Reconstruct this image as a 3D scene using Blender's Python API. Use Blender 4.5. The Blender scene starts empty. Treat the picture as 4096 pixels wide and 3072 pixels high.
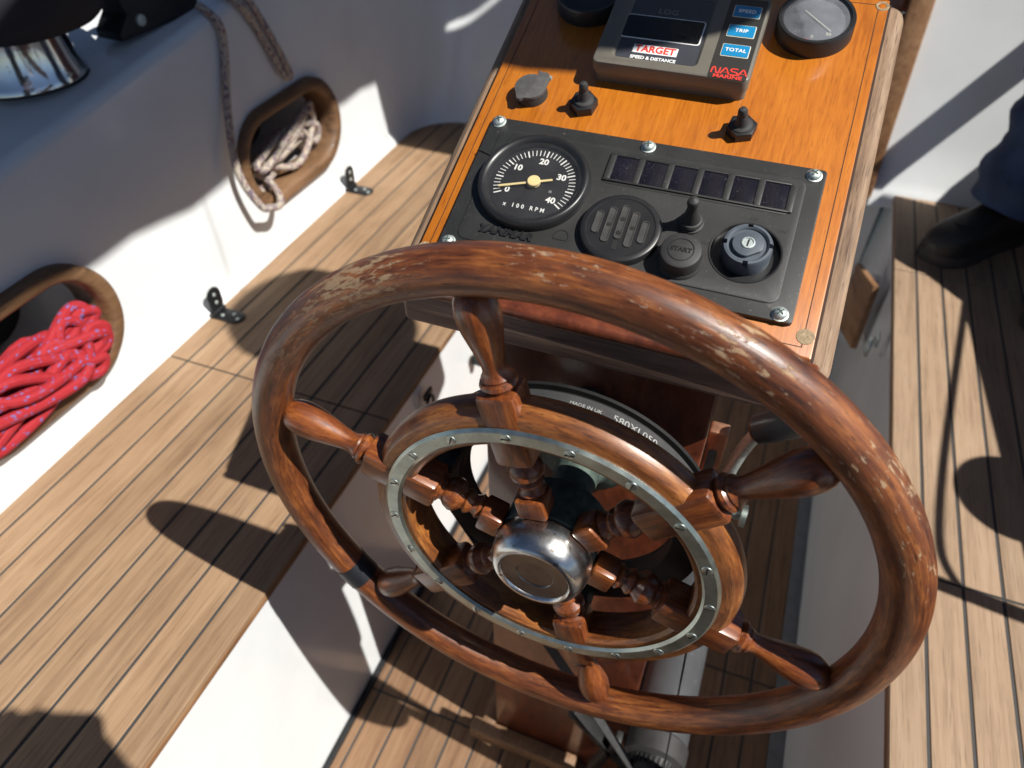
import bpy, bmesh, math, random
from mathutils import Vector, Matrix, noise
from mathutils.geometry import tessellate_polygon
R = math.radians
PI = math.pi
rnd = random.Random(7)
scene = bpy.context.scene
COL = scene.collection

# ------------------------------------------------------------------ materials
def _m(name):
    m = bpy.data.materials.new(name); m.use_nodes = True
    nt = m.node_tree; nt.nodes.clear()
    out = nt.nodes.new('ShaderNodeOutputMaterial')
    b = nt.nodes.new('ShaderNodeBsdfPrincipled')
    nt.links.new(b.outputs[0], out.inputs[0])
    return m, nt, b
def N(nt, typ, **kw):
    n = nt.nodes.new(typ)
    for k, v in kw.items():
        if k in n.inputs: n.inputs[k].default_value = v
        else: setattr(n, k, v)
    return n
def coord(nt, kind='Object', scale=(1, 1, 1), rot=(0, 0, 0), isl=False):
    t = nt.nodes.new('ShaderNodeTexCoord')
    mp = N(nt, 'ShaderNodeMapping'); mp.inputs['Scale'].default_value = scale; mp.inputs['Rotation'].default_value = rot
    src = t.outputs[kind]
    if isl:
        g = nt.nodes.new('ShaderNodeNewGeometry')
        ml = N(nt, 'ShaderNodeVectorMath', operation='SCALE'); ml.inputs[0].default_value = (3.1, 7.7, 1.3)
        nt.links.new(g.outputs['Random Per Island'], ml.inputs['Scale'])
        ad = N(nt, 'ShaderNodeVectorMath', operation='ADD')
        nt.links.new(src, ad.inputs[0]); nt.links.new(ml.outputs[0], ad.inputs[1]); src = ad.outputs[0]
    nt.links.new(src, mp.inputs['Vector'])
    return mp.outputs[0]
def noise_n(nt, vec, scale=5, detail=4, rough=.55, dist=0):
    n = N(nt, 'ShaderNodeTexNoise', Scale=scale, Detail=detail, Roughness=rough, Distortion=dist)
    nt.links.new(vec, n.inputs['Vector']); return n.outputs[0]
def ramp(nt, fac, stops):
    r = nt.nodes.new('ShaderNodeValToRGB'); e = r.color_ramp.elements
    while len(e) > 1: e.remove(e[-1])
    e[0].position = stops[0][0]; e[0].color = (*stops[0][1], 1)
    for p, c in stops[1:]:
        q = e.new(p); q.color = (*c, 1)
    nt.links.new(fac, r.inputs[0]); return r.outputs[0]
def fr(nt, fac, a, b):
    n = N(nt, 'ShaderNodeMapRange', clamp=True); n.inputs[1].default_value = a; n.inputs[2].default_value = b
    nt.links.new(fac, n.inputs[0]); return n.outputs[0]
def mathn(nt, op, a, b):
    n = N(nt, 'ShaderNodeMath', operation=op)
    for i, x in enumerate((a, b)):
        if isinstance(x, (int, float)): n.inputs[i].default_value = x
        else: nt.links.new(x, n.inputs[i])
    return n.outputs[0]
def mix(nt, fac, a, b, mode='MIX'):
    n = N(nt, 'ShaderNodeMix', data_type='RGBA', blend_type=mode)
    if isinstance(fac, (int, float)): n.inputs[0].default_value = fac
    else: nt.links.new(fac, n.inputs[0])
    for i, x in ((6, a), (7, b)):
        if isinstance(x, tuple): n.inputs[i].default_value = (*x, 1)
        else: nt.links.new(x, n.inputs[i])
    return n.outputs[2]
def bump(nt, b, h, strength=.2, dist=.001, coatn=False):
    n = N(nt, 'ShaderNodeBump', Strength=strength, Distance=dist)
    nt.links.new(h, n.inputs['Height']); nt.links.new(n.outputs[0], b.inputs['Normal'])
    if coatn: nt.links.new(n.outputs[0], b.inputs['Coat Normal'])
def sc(c, k): return tuple(min(1, x * k) for x in c)

def basic(name, col, rough=.5, metal=0., var=.12, vs=25, bs=0, bstr=.15, dust=None, dth=.68, dsc=900, coat=0., spec=.5, bdist=.001):
    m, nt, b = _m(name)
    v = coord(nt)
    n = noise_n(nt, v, vs, 5, .6)
    c = ramp(nt, n, [(.25, sc(col, 1 - var)), (.75, sc(col, 1 + var))])
    if dust:
        d = noise_n(nt, v, dsc, 2, .5); d2 = noise_n(nt, v, 30, 3, .6)
        f = mathn(nt, 'MULTIPLY', fr(nt, d, dth, dth + .05), fr(nt, d2, .35, .65))
        c = mix(nt, f, c, dust)
    nt.links.new(c, b.inputs['Base Color'])
    r = fr(nt, n, 0, 1); rr = N(nt, 'ShaderNodeMapRange'); nt.links.new(n, rr.inputs[0])
    rr.inputs[3].default_value = max(0, rough - .08); rr.inputs[4].default_value = min(1, rough + .1)
    nt.links.new(rr.outputs[0], b.inputs['Roughness'])
    b.inputs['Metallic'].default_value = metal; b.inputs['Coat Weight'].default_value = coat
    b.inputs['Coat Roughness'].default_value = .08
    b.inputs['Specular IOR Level'].default_value = spec
    if bs: bump(nt, b, noise_n(nt, v, bs, 3, .6), bstr, bdist)
    return m

def wood(name, dark, mid, light, kind='Object', wdir=None, fib=(60, 4, 60), rough=.45, coat=.5, bstr=.15, wear=None, wspots=(), wth=.6, island=False, pores=.5, ivar=.25, blot=8, crough=.12, big=(9, .8, 9)):
    """fib: how many grain cycles per metre along each axis"""
    m, nt, b = _m(name)
    v1 = coord(nt, kind, fib, isl=island)
    v2 = coord(nt, kind, big, isl=island)
    vo = coord(nt, 'Object', (1, 1, 1))
    n1 = noise_n(nt, v1, 1, 6, .65, .3)
    n2 = noise_n(nt, v2, 2, 4, .6, .8)
    n3 = noise_n(nt, vo, blot, 4, .6)
    s = mathn(nt, 'ADD', mathn(nt, 'MULTIPLY', n1, .45), mathn(nt, 'ADD', mathn(nt, 'MULTIPLY', n2, .35), mathn(nt, 'MULTIPLY', n3, .2)))
    c = ramp(nt, s, [(.36, dark), (.5, mid), (.64, light)])
    # short dark pores
    vp = coord(nt, kind, tuple(x * 2.6 for x in fib), isl=island)
    p = noise_n(nt, vp, 1.0, 2, .5)
    c = mix(nt, mathn(nt, 'MULTIPLY', fr(nt, p, .60, .70), pores), c, sc(dark, .55))
    if island:
        g = nt.nodes.new('ShaderNodeNewGeometry')
        k = N(nt, 'ShaderNodeMapRange'); nt.links.new(g.outputs['Random Per Island'], k.inputs[0]); k.inputs[3].default_value = 1 - ivar; k.inputs[4].default_value = 1 + ivar
        vm = N(nt, 'ShaderNodeVectorMath', operation='SCALE'); nt.links.new(c, vm.inputs[0]); nt.links.new(k.outputs[0], vm.inputs['Scale']); c = vm.outputs[0]
    ro = None
    if wear:
        vw = coord(nt, kind, tuple(x * .8 + 40 for x in fib))
        w1 = noise_n(nt, vw, 1, 9, .74, .5)
        w2 = noise_n(nt, vo, 8, 3, .5)
        ws = mathn(nt, 'ADD', mathn(nt, 'MULTIPLY', w1, .6), mathn(nt, 'MULTIPLY', w2, .4))
        for sx, sy, sz, sr, bo in wspots:
            ds = N(nt, 'ShaderNodeVectorMath', operation='DISTANCE'); nt.links.new(vo, ds.inputs[0]); ds.inputs[1].default_value = (sx, sy, sz)
            ws = mathn(nt, 'ADD', ws, mathn(nt, 'MULTIPLY', fr(nt, ds.outputs['Value'], sr, sr * .25), bo))
        wm = mathn(nt, 'MULTIPLY', fr(nt, ws, wth, wth + .015), .85)
        if wdir:
            dt = N(nt, 'ShaderNodeVectorMath', operation='DOT_PRODUCT'); nt.links.new(vo, dt.inputs[0]); dt.inputs[1].default_value = wdir
            wm = mathn(nt, 'MULTIPLY', wm, fr(nt, dt.outputs['Value'], .03, .16))
        c = mix(nt, wm, c, wear)
        nt.links.new(mathn(nt, 'MULTIPLY', mathn(nt, 'SUBTRACT', 1.0, wm), coat), b.inputs['Coat Weight'])
        nt.links.new(mathn(nt, 'ADD', mathn(nt, 'MULTIPLY', wm, .4), rough), b.inputs['Roughness'])
        hb = mathn(nt, 'SUBTRACT', mathn(nt, 'MULTIPLY', n1, .4), mathn(nt, 'MULTIPLY', wm, .6))
        bump(nt, b, hb, bstr * 2, .0012, True)
    else:
        b.inputs['Coat Weight'].default_value = coat; b.inputs['Roughness'].default_value = rough
        bump(nt, b, mathn(nt, 'SUBTRACT', n1, mathn(nt, 'MULTIPLY', p, .5)), bstr, .001)
    b.inputs['Coat Roughness'].default_value = crough
    nt.links.new(c, b.inputs['Base Color'])
    return m

M = {}
M['gelcoat'] = basic('white_gelcoat', (.70, .72, .73), .22, var=.06, vs=5, bs=30, bstr=.02, dust=(.42, .40, .34), dth=.775, dsc=110, coat=.3, bdist=.0006)
M['caulk'] = basic('black_caulk', (.042, .041, .040), .7, bs=300)
M['teak'] = wood('weathered_teak', (.19, .122, .074), (.295, .198, .125), (.355, .25, .165), fib=(190, 7, 190), rough=.7, coat=0, bstr=.3, island=True, ivar=.08, pores=.5, big=(26, 1.5, 26))
M['teak_port'] = wood('brown_teak', (.18, .105, .056), (.285, .178, .100), (.345, .228, .135), fib=(190, 7, 190), rough=.7, coat=0, bstr=.3, island=True, ivar=.09, pores=.5, big=(26, 1.5, 26))
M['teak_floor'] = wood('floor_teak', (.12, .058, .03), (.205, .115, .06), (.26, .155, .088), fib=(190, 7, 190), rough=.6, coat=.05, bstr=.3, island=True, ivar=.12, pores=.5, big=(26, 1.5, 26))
M['teak_trim'] = wood('oiled_teak_trim', (.11, .05, .022), (.23, .115, .05), (.32, .18, .09), fib=(60, 8, 60), rough=.55, coat=.1)
M['locker_wood'] = wood('weathered_locker_wood', (.06, .032, .016), (.15, .078, .036), (.22, .125, .066), fib=(40, 9, 90), rough=.6, coat=.05, bstr=.3)
M['frame'] = wood('grey_worn_teak', (.10, .058, .034), (.22, .14, .085), (.33, .225, .145), fib=(300, 18, 300), rough=.7, coat=0, bstr=.5, pores=.7, big=(30, 3, 30))
M['frame_dark'] = wood('brown_worn_board', (.09, .052, .038), (.20, .125, .092), (.30, .20, .15), fib=(9, 160, 160), rough=.6, coat=.1, bstr=.3, big=(2, 30, 30))
M['face'] = wood('varnished_veneer', (.28, .074, .005), (.41, .124, .009), (.49, .165, .015), fib=(360, 26, 90), rough=.35, coat=.55, bstr=.05, pores=.45, blot=14, crough=.1, big=(16, 2.2, 16))
M['mahog'] = wood('varnished_mahogany', (.045, .010, .005), (.12, .028, .011), (.20, .055, .02), fib=(90, 90, 5), rough=.4, coat=.5, bstr=.08, pores=.4, big=(12, 12, 1))
M['rim'] = wood('worn_mahogany_rim', (.020, .006, .004), (.135, .038, .011), (.36, .125, .030), kind='UV', wspots=((-.150, .232, .014, .072, .050), (-.045, .272, .012, .07, .028), (.10, .255, .016, .08, .014)), wdir=(.30, .95, 0), fib=(30, 270, 1), rough=.42, coat=.27, bstr=.25, wear=(.37, .25, .145), wth=.551, pores=.8, blot=22, crough=.28, big=(4, 22, 1))
M['spoke'] = wood('varnished_spoke', (.035, .009, .004), (.165, .042, .010), (.33, .105, .022), fib=(30, 260, 260), rough=.38, coat=.4, bstr=.1, wear=(.36, .22, .11), wth=.68, pores=.5, blot=40, crough=.2, big=(6, 40, 40))
M['ringwood'] = wood('ring_wood', (.05, .014, .006), (.21, .068, .016), (.40, .16, .036), kind='UV', fib=(34, 240, 1), rough=.4, coat=.3, bstr=.2, wear=(.40, .27, .14), wth=.66, pores=.8, blot=30, crough=.28, big=(5, 28, 1))
M['plastic'] = basic('black_panel_plastic', (.022, .022, .021), .50, var=.15, vs=40, bs=1600, bstr=.35, dust=(.24, .22, .19), dth=.69, dsc=700, spec=.55, bdist=.0004)
M['plastic2'] = basic('black_gloss_plastic', (.016, .016, .017), .34, var=.2, vs=40, bs=900, bstr=.1, dust=(.25, .23, .2), dth=.75, dsc=800, bdist=.0004)
M['rubber'] = basic('black_rubber', (.026, .025, .025), .62, var=.25, vs=90, bs=500, bstr=.15, dust=(.2, .18, .15), dth=.72, dsc=600, bdist=.0004)
M['rubber_grey'] = basic('grey_rubber', (.075, .072, .070), .65, var=.3, vs=120, bs=500, bstr=.2, dust=(.3, .28, .25), dth=.7, dsc=500, bdist=.0004)
M['bluegrey'] = basic('faded_blue_black_plastic', (.075, .09, .11), .48, var=.2, vs=80, bs=400, bstr=.1, bdist=.0004)
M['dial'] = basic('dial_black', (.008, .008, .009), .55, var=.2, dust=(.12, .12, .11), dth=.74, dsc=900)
M['dusty_plastic'] = basic('dusty_black_plastic', (.045, .044, .042), .5, var=.25, vs=90, bs=700, bstr=.2, dust=(.25, .23, .2), dth=.68, dsc=700, bdist=.0004)
M['window'] = basic('smoked_window', (.010, .009, .014), .22, var=.3, vs=60, dust=(.30, .27, .25), dth=.68, dsc=1100)
M['white'] = basic('white_print', (.80, .80, .78), .5, var=.03)
M['worn_print'] = basic('worn_print', (.34, .34, .33), .6, var=.4, vs=300)
M['grey_print'] = basic('grey_print', (.16, .16, .16), .5, var=.03)
M['needle'] = basic('cream_needle', (.74, .60, .30), .45, var=.05)
M['steel'] = basic('zinc_screw', (.50, .56, .54), .50, .75, var=.3, vs=300, bs=600, bstr=.1)
M['chrome'] = basic('chrome', (.62, .62, .61), .10, 1., var=.12, vs=40, bs=140, bstr=.06, dust=(.3, .2, .12), dth=.70, dsc=120)
M['hub_steel'] = basic('scratched_steel', (.56, .56, .55), .25, 1., var=.25, vs=50, bs=220, bstr=.12, dust=(.16, .11, .07), dth=.62, dsc=140)
M['reflection_steel'] = basic('steel_dark_reflection', (.16, .16, .165), .30, 1., var=.35, vs=40, bs=200, bstr=.15, dust=(.2, .12, .07), dth=.66, dsc=120)  # steel darkened to stand for the dark reflection in the hub face
M['nickel'] = basic('tarnished_nickel', (.46, .52, .475), .38, 1., var=.3, vs=50, bs=500, bstr=.12, dust=(.20, .22, .2), dth=.66, dsc=400)
M['bronze'] = basic('copper_bronze', (.50, .27, .17), .45, .85, var=.3, vs=90, bs=300)
M['verdigris'] = basic('green_corroded_bronze', (.07, .10, .085), .7, .3, var=.6, vs=90, bs=180, bstr=.6)
M['log_case'] = basic('taupe_plastic', (.135, .122, .100), .42, var=.08, vs=40, bs=900, bstr=.08, dust=(.25, .22, .17), dth=.76, dsc=500, bdist=.0004)
M['log_dark'] = basic('charcoal_face', (.045, .049, .058), .36, var=.1)
M['gauge_grey'] = basic('faded_gauge_face', (.10, .11, .125), .5, var=.15, vs=60, dust=(.3, .3, .3), dth=.7, dsc=500)
M['log_strip'] = basic('brown_black_strip', (.030, .028, .025), .40, var=.1)
M['lcd'] = basic('lcd_black', (.006, .007, .008), .25, var=.1)
M['blue'] = basic('blue_key', (.005, .20, .42), .4, var=.06)
M['cream'] = basic('cream_print', (.68, .66, .52), .5, var=.03)
M['red'] = basic('red_print', (.70, .045, .03), .5, var=.05)
M['groove'] = basic('dark_groove', (.03, .012, .005), .7)
M['plug'] = basic('weathered_plug', (.30, .22, .13), .8, var=.45, vs=320, bs=500, bstr=.6)
M['black_iron'] = basic('black_iron', (.014, .014, .016), .42, .2, var=.3, vs=80, bs=250)
M['cover'] = basic('navy_black_canvas', (.011, .011, .016), .75, var=.3, vs=15, bs=700, bstr=.3)
M['canvas'] = basic('navy_canvas', (.02, .028, .06), .85, var=.2, vs=12, bs=500, bstr=.3)
M['sail'] = basic('white_sailcloth', (.72, .71, .67), .75, var=.06, vs=8, bs=60, bstr=.2)
M['alloy'] = basic('alloy_spar', (.6, .61, .62), .4, .9, var=.1)
M['grey_tube'] = basic('grey_anodised_tube', (.075, .078, .084), .34, .2, var=.15, vs=30, dust=(.4, .4, .4), dth=.74, dsc=120)
M['grey_strip'] = basic('grey_rubber_strip', (.16, .17, .185), .5, var=.2, vs=40)
M['tape'] = basic('black_tape', (.012, .013, .017), .45, var=.2, bs=300)
M['skin'] = basic('skin', (.56, .33, .23), .5, var=.06, vs=30)
M['hair'] = basic('brown_hair', (.06, .035, .02), .6, var=.3, vs=80, bs=200, bstr=.5)
M['eye'] = basic('eye', (.5, .5, .48), .2, var=.05)
M['jacket'] = basic('charcoal_jacket', (.05, .055, .065), .8, var=.2, vs=20, bs=120, bstr=.3)
M['phone'] = basic('phone_black', (.012, .012, .013), .3)
M['pulley'] = basic('black_pulley', (.010, .010, .010), .55, var=.3, vs=50)
M['beltm'] = basic('black_belt', (.045, .045, .046), .55, var=.2, vs=80, bs=500, bstr=.2)
M['gunge'] = basic('dirty_wheel_nut', (.07, .09, .08), .8, var=.6, vs=70, bs=150, bstr=.8)
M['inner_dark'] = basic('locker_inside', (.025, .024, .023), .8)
M['shoe'] = basic('black_leather', (.026, .024, .022), .50, var=.3, vs=50, bs=350, bstr=.15)
M['sole'] = basic('shoe_sole', (.06, .052, .045), .7, var=.3)

def jeans_mat():
    m, nt, b = _m('dark_denim')
    v = coord(nt); n = noise_n(nt, v, 14, 5, .6)
    w = noise_n(nt, coord(nt, 'Object', (900, 900, 200)), 1, 2)
    c = ramp(nt, mathn(nt, 'ADD', mathn(nt, 'MULTIPLY', n, .7), mathn(nt, 'MULTIPLY', w, .3)), [(.35, (.012, .024, .06)), (.65, (.038, .07, .15))])
    nt.links.new(c, b.inputs['Base Color']); b.inputs['Roughness'].default_value = .85
    bump(nt, b, mathn(nt, 'ADD', n, w), .3, .002); return m
M['jeans'] = jeans_mat()
def rope_mat(name, base, fleck, fleck2, th=.62):
    m, nt, b = _m(name)
    v = coord(nt, 'UV', (1, 1, 1))
    k = N(nt, 'ShaderNodeTexVoronoi', Scale=1.0); mp = coord(nt, 'UV', (210, 400, 1)); nt.links.new(mp, k.inputs['Vector'])
    h = nt.nodes.new('ShaderNodeSeparateColor'); nt.links.new(k.outputs['Color'], h.inputs[0])
    f = fr(nt, h.outputs[0], th, th + .02)
    br = N(nt, 'ShaderNodeTexChecker', Scale=1.0); mp2 = coord(nt, 'UV', (420, 420, 1), (0, 0, R(45))); nt.links.new(mp2, br.inputs['Vector'])
    c = mix(nt, mathn(nt, 'MULTIPLY', br.outputs['Fac'], .25), base, sc(base, .45))
    c = mix(nt, f, c, fleck)
    c = mix(nt, fr(nt, h.outputs[1], .90, .92), c, fleck2)
    nt.links.new(c, b.inputs['Base Color']); b.inputs['Roughness'].default_value = .8
    bump(nt, b, br.outputs['Fac'], .4, .001); return m
M['rope_red'] = rope_mat('red_braid', (.36, .012, .020), (.13, .11, .30), (.34, .02, .03), .92)
M['rope_white'] = rope_mat('white_fleck_braid', (.46, .40, .32), (.13, .09, .15), (.28, .12, .11), .72)
M['rope_dark'] = rope_mat('dark_braid', (.05, .055, .06), (.12, .14, .15), (.2, .2, .2), .8)
def glass_mat():
    m = bpy.data.materials.new('gauge_glass'); m.use_nodes = True; nt = m.node_tree; nt.nodes.clear()
    o = nt.nodes.new('ShaderNodeOutputMaterial'); t = nt.nodes.new('ShaderNodeBsdfTransparent'); g = N(nt, 'ShaderNodeBsdfGlossy', Roughness=.06)
    f = N(nt, 'ShaderNodeFresnel', IOR=1.45); x = nt.nodes.new('ShaderNodeMixShader')
    d = N(nt, 'ShaderNodeBsdfDiffuse'); d.inputs[0].default_value = (.35, .36, .4, 1)
    x2 = nt.nodes.new('ShaderNodeMixShader'); v = coord(nt); nn = noise_n(nt, v, 40, 5, .7)
    df = N(nt, 'ShaderNodeMapRange'); nt.links.new(nn, df.inputs[0]); df.inputs[3].default_value = .0; df.inputs[4].default_value = GLASSDUST
    nt.links.new(f.outputs[0], x.inputs[0]); nt.links.new(t.outputs[0], x.inputs[1]); nt.links.new(g.outputs[0], x.inputs[2])
    nt.links.new(df.outputs[0], x2.inputs[0]); nt.links.new(x.outputs[0], x2.inputs[1]); nt.links.new(d.outputs[0], x2.inputs[2])
    nt.links.new(x2.outputs[0], o.inputs[0]); return m
GLASSDUST = .07
M['glass'] = glass_mat()
GLASSDUST = .55
M['glass_dusty'] = glass_mat(); M['glass_dusty'].name = 'dusty_gauge_glass'
def water_mat():
    m, nt, b = _m('harbour_water'); v = coord(nt)
    b.inputs['Base Color'].default_value = (.02, .05, .05, 1); b.inputs['Roughness'].default_value = .08
    bump(nt, b, noise_n(nt, v, 1.6, 4), .4, .08); return m
M['water'] = water_mat()

# ------------------------------------------------------------------ mesh builder
class MB:
    def __init__(s): s.v = []; s.f = []; s.uv = []; s.m = []
    def add(s, vs, fs, mat=0, uvs=None, T=None):
        o = len(s.v)
        for p in vs:
            p = Vector(p); s.v.append(tuple(T @ p if T else p))
        for i, f in enumerate(fs):
            s.f.append([o + k for k in f]); s.m.append(mat)
            s.uv.append(uvs[i] if uvs else [(vs[k][0], vs[k][1]) for k in f])
        return s
    def box(s, c, size, T=None, bev=0, mat=0, seg=2):
        bm = bmesh.new(); bmesh.ops.create_cube(bm, size=1)
        for v in bm.verts: v.co = Vector((v.co.x * size[0] + c[0], v.co.y * size[1] + c[1], v.co.z * size[2] + c[2]))
        if bev: bmesh.ops.bevel(bm, geom=list(bm.edges), offset=bev, segments=seg, profile=.5, affect='EDGES')
        bm.verts.index_update()
        s.add([v.co.copy() for v in bm.verts], [[v.index for v in f.verts] for f in bm.faces], mat, None, T); bm.free(); return s
    def lathe(s, prof, n=32, T=None, mat=0, cap=True, arc=(0, 2 * PI)):
        closed = abs(arc[1] - arc[0] - 2 * PI) < 1e-6
        k = n if closed else n + 1
        vs = []; fs = []; uv = []; L = [0]
        for i in range(1, len(prof)): L.append(L[-1] + math.hypot(prof[i][0] - prof[i - 1][0], prof[i][1] - prof[i - 1][1]))
        for r, z in prof:
            for j in range(k):
                a = arc[0] + (arc[1] - arc[0]) * j / n
                vs.append((r * math.cos(a), r * math.sin(a), z))
        rm = max(p[0] for p in prof)
        for i in range(len(prof) - 1):
            for j in range(n):
                a, b_ = i * k + j, i * k + (j + 1) % k; c, d = a + k, b_ + k
                fs.append([a, b_, d, c]); u0, u1 = rm * (arc[1] - arc[0]) * j / n, rm * (arc[1] - arc[0]) * (j + 1) / n
                uv.append([(u0, L[i]), (u1, L[i]), (u1, L[i + 1]), (u0, L[i + 1])])
        if cap and closed:
            if prof[0][0] > 1e-5: fs.append(list(range(k))[::-1]); uv.append([(vs[q][0], vs[q][1]) for q in fs[-1]])
            if prof[-1][0] > 1e-5: o = (len(prof) - 1) * k; fs.append([o + q for q in range(k)]); uv.append([(vs[q][0], vs[q][1]) for q in fs[-1]])
        return s.add(vs, fs, mat, uv, T)
    def tube(s, pts, r, n=10, closed=False, T=None, mat=0, cap=True):
        pts = [Vector(p) for p in pts]; m = len(pts)
        rs = r if isinstance(r, (list, tuple)) else [r] * m
        tan = []
        for i in range(m):
            a = pts[(i - 1) % m] if (closed or i) else pts[i]; b_ = pts[(i + 1) % m] if (closed or i < m - 1) else pts[i]
            t = (b_ - a); tan.append(t.normalized() if t.length > 1e-9 else Vector((0, 0, 1)))
        up = Vector((0, 0, 1)) if abs(tan[0].z) < .9 else Vector((1, 0, 0))
        nx = (up - tan[0] * up.dot(tan[0])).normalized()
        vs = []; u = [0]
        for i in range(m):
            nx = (nx - tan[i] * nx.dot(tan[i])); nx = nx.normalized() if nx.length > 1e-6 else Vector((1, 0, 0)); ny = tan[i].cross(nx)
            for j in range(n):
                a = 2 * PI * j / n; vs.append(pts[i] + (nx * math.cos(a) + ny * math.sin(a)) * rs[i])
            if i: u.append(u[-1] + (pts[i] - pts[i - 1]).length)
        fs = []; uv = []
        for i in range(m if closed else m - 1):
            for j in range(n):
                a, b_ = i * n + j, i * n + (j + 1) % n; i2 = (i + 1) % m; c, d = i2 * n + j, i2 * n + (j + 1) % n
                fs.append([a, b_, d, c]); w = 2 * PI * max(rs)
                u1 = u[i + 1] if i + 1 < m else u[i] + (pts[0] - pts[i]).length
                uv.append([(u[i], w * j / n), (u[i], w * (j + 1) / n), (u1, w * (j + 1) / n), (u1, w * j / n)])
        if cap and not closed:
            fs.append(list(range(n))[::-1]); fs.append([(m - 1) * n + j for j in range(n)])
            uv += [[(0, 0)] * n, [(0, 0)] * n]
        return s.add(vs, fs, mat, uv, T)
    def prism(s, pts, z0, z1, T=None, mat=0, bev=0):
        n = len(pts)
        if bev:
            c = Vector((sum(p[0] for p in pts) / n, sum(p[1] for p in pts) / n))
            ins = inset(pts, bev)
            lay = [(pts, z0), (pts, z1 - bev), (inset(pts, bev * .3), z1 - bev * .3), (ins, z1)]
        else: lay = [(pts, z0), (pts, z1)]
        vs = []; fs = []
        for P, z in lay: vs += [(p[0], p[1], z) for p in P]
        for i in range(len(lay) - 1):
            for j in range(n): a, b_ = i * n + j, i * n + (j + 1) % n; fs.append([a, b_, b_ + n, a + n])
        fs.append(list(range(n))[::-1]); fs.append([(len(lay) - 1) * n + j for j in range(n)])
        return s.add(vs, fs, mat, None, T)
    def ring(s, r0, r1, z0, z1, n=96, T=None, mat=0, bev=0):
        b = bev
        prof = [(r0, z0 + b), (r0, z1 - b), (r0 + b, z1), (r1 - b, z1), (r1, z1 - b), (r1, z0 + b), (r1 - b, z0), (r0 + b, z0), (r0, z0 + b)] if b else [(r0, z0), (r0, z1), (r1, z1), (r1, z0), (r0, z0)]
        return s.lathe(prof[::-1], n, T, mat, cap=False)
    def build(s, name, mats, parent=None, loc=None, rot=None, sharp=35, bevel=0):
        me = bpy.data.meshes.new(name); me.from_pydata(s.v, [], s.f)
        ul = me.uv_layers.new(name='UVMap'); i = 0
        for k, f in enumerate(s.f):
            for q in range(len(f)): ul.data[i].uv = s.uv[k][q]; i += 1
        mats = mats if isinstance(mats, (list, tuple)) else [mats]
        for m in mats: me.materials.append(M[m] if isinstance(m, str) else m)
        for p, k in zip(me.polygons, s.m): p.material_index = k; p.use_smooth = True
        me.set_sharp_from_angle(angle=R(sharp)); me.update()
        o = bpy.data.objects.new(name, me); COL.objects.link(o)
        if parent: o.parent = parent
        if loc: o.location = loc
        if rot: o.rotation_euler = rot
        if bevel:
            bv = o.modifiers.new('bevel', 'BEVEL'); bv.width = bevel; bv.segments = 2; bv.limit_method = 'ANGLE'; bv.angle_limit = R(40)
        return o
def inset(pts, d):
    n = len(pts); out = []
    A = sum(pts[i][0] * pts[(i + 1) % n][1] - pts[(i + 1) % n][0] * pts[i][1] for i in range(n)); sg = 1 if A > 0 else -1
    for i in range(n):
        p0, p, p1 = Vector(pts[i - 1][:2]), Vector(pts[i][:2]), Vector(pts[(i + 1) % n][:2])
        e0 = (p - p0).normalized(); e1 = (p1 - p).normalized()
        n0 = Vector((-e0.y, e0.x)) * sg; n1 = Vector((-e1.y, e1.x)) * sg
        b = (n0 + n1); b = b.normalized() if b.length > 1e-6 else n0
        k = d / max(.4, b.dot(n0)); q = p + b * k; out.append((q.x, q.y))
    return out
def rrect(x0, y0, x1, y1, r, n=6):
    out = []
    for cx, cy, a0 in ((x1 - r, y1 - r, 0), (x0 + r, y1 - r, 90), (x0 + r, y0 + r, 180), (x1 - r, y0 + r, 270)):
        for i in range(n + 1): a = R(a0 + 90 * i / n); out.append((cx + r * math.cos(a), cy + r * math.sin(a)))
    return out
def circ(cx, cy, r, n=32): return [(cx + r * math.cos(2 * PI * i / n), cy + r * math.sin(2 * PI * i / n)) for i in range(n)]
def spline(P, k=8, closed=False):
    P = [Vector(p) for p in P]; n = len(P); out = []
    for i in range(n if closed else n - 1):
        g = lambda j: P[j % n] if closed else P[max(0, min(n - 1, j))]
        a, b, c, d = g(i - 1), g(i), g(i + 1), g(i + 2)
        for t in range(k):
            t /= k; out.append(.5 * ((2 * b) + (c - a) * t + (2 * a - 5 * b + 4 * c - d) * t * t + (3 * b - a - 3 * c + d) * t ** 3))
    if not closed: out.append(P[-1])
    return out
def tr(x=0, y=0, z=0): return Matrix.Translation((x, y, z))
def rot(a, ax): return Matrix.Rotation(R(a), 4, ax)
def thing(name, label, cat, loc=(0, 0, 0), rt=(0, 0, 0), group=None):
    o = bpy.data.objects.new(name, None); COL.objects.link(o); o.empty_display_size = .05
    o.location = loc; o.rotation_euler = rt
    return tag(o, label, cat, group)
def tag(o, label, cat, group=None):
    o['label'] = label; o['category'] = cat
    if group: o['group'] = group
    return o
def cut(o, cutters):
    """subtract cutter meshes from o for good"""
    tmp = []
    for mb in cutters:
        c = mb.build('cutter', 'caulk', o.parent); c.location = o.location; c.rotation_euler = o.rotation_euler; tmp.append(c)
        b = o.modifiers.new('cut', 'BOOLEAN'); b.operation = 'DIFFERENCE'; b.solver = 'EXACT'; b.object = c
    bpy.context.view_layer.update()
    dg = bpy.context.evaluated_depsgraph_get()
    me = bpy.data.meshes.new_from_object(o.evaluated_get(dg)); o.modifiers.clear(); o.data = me
    for p in me.polygons: p.use_smooth = True
    me.set_sharp_from_angle(angle=R(35))
    for c in tmp: bpy.data.objects.remove(c)
    return o
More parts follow.
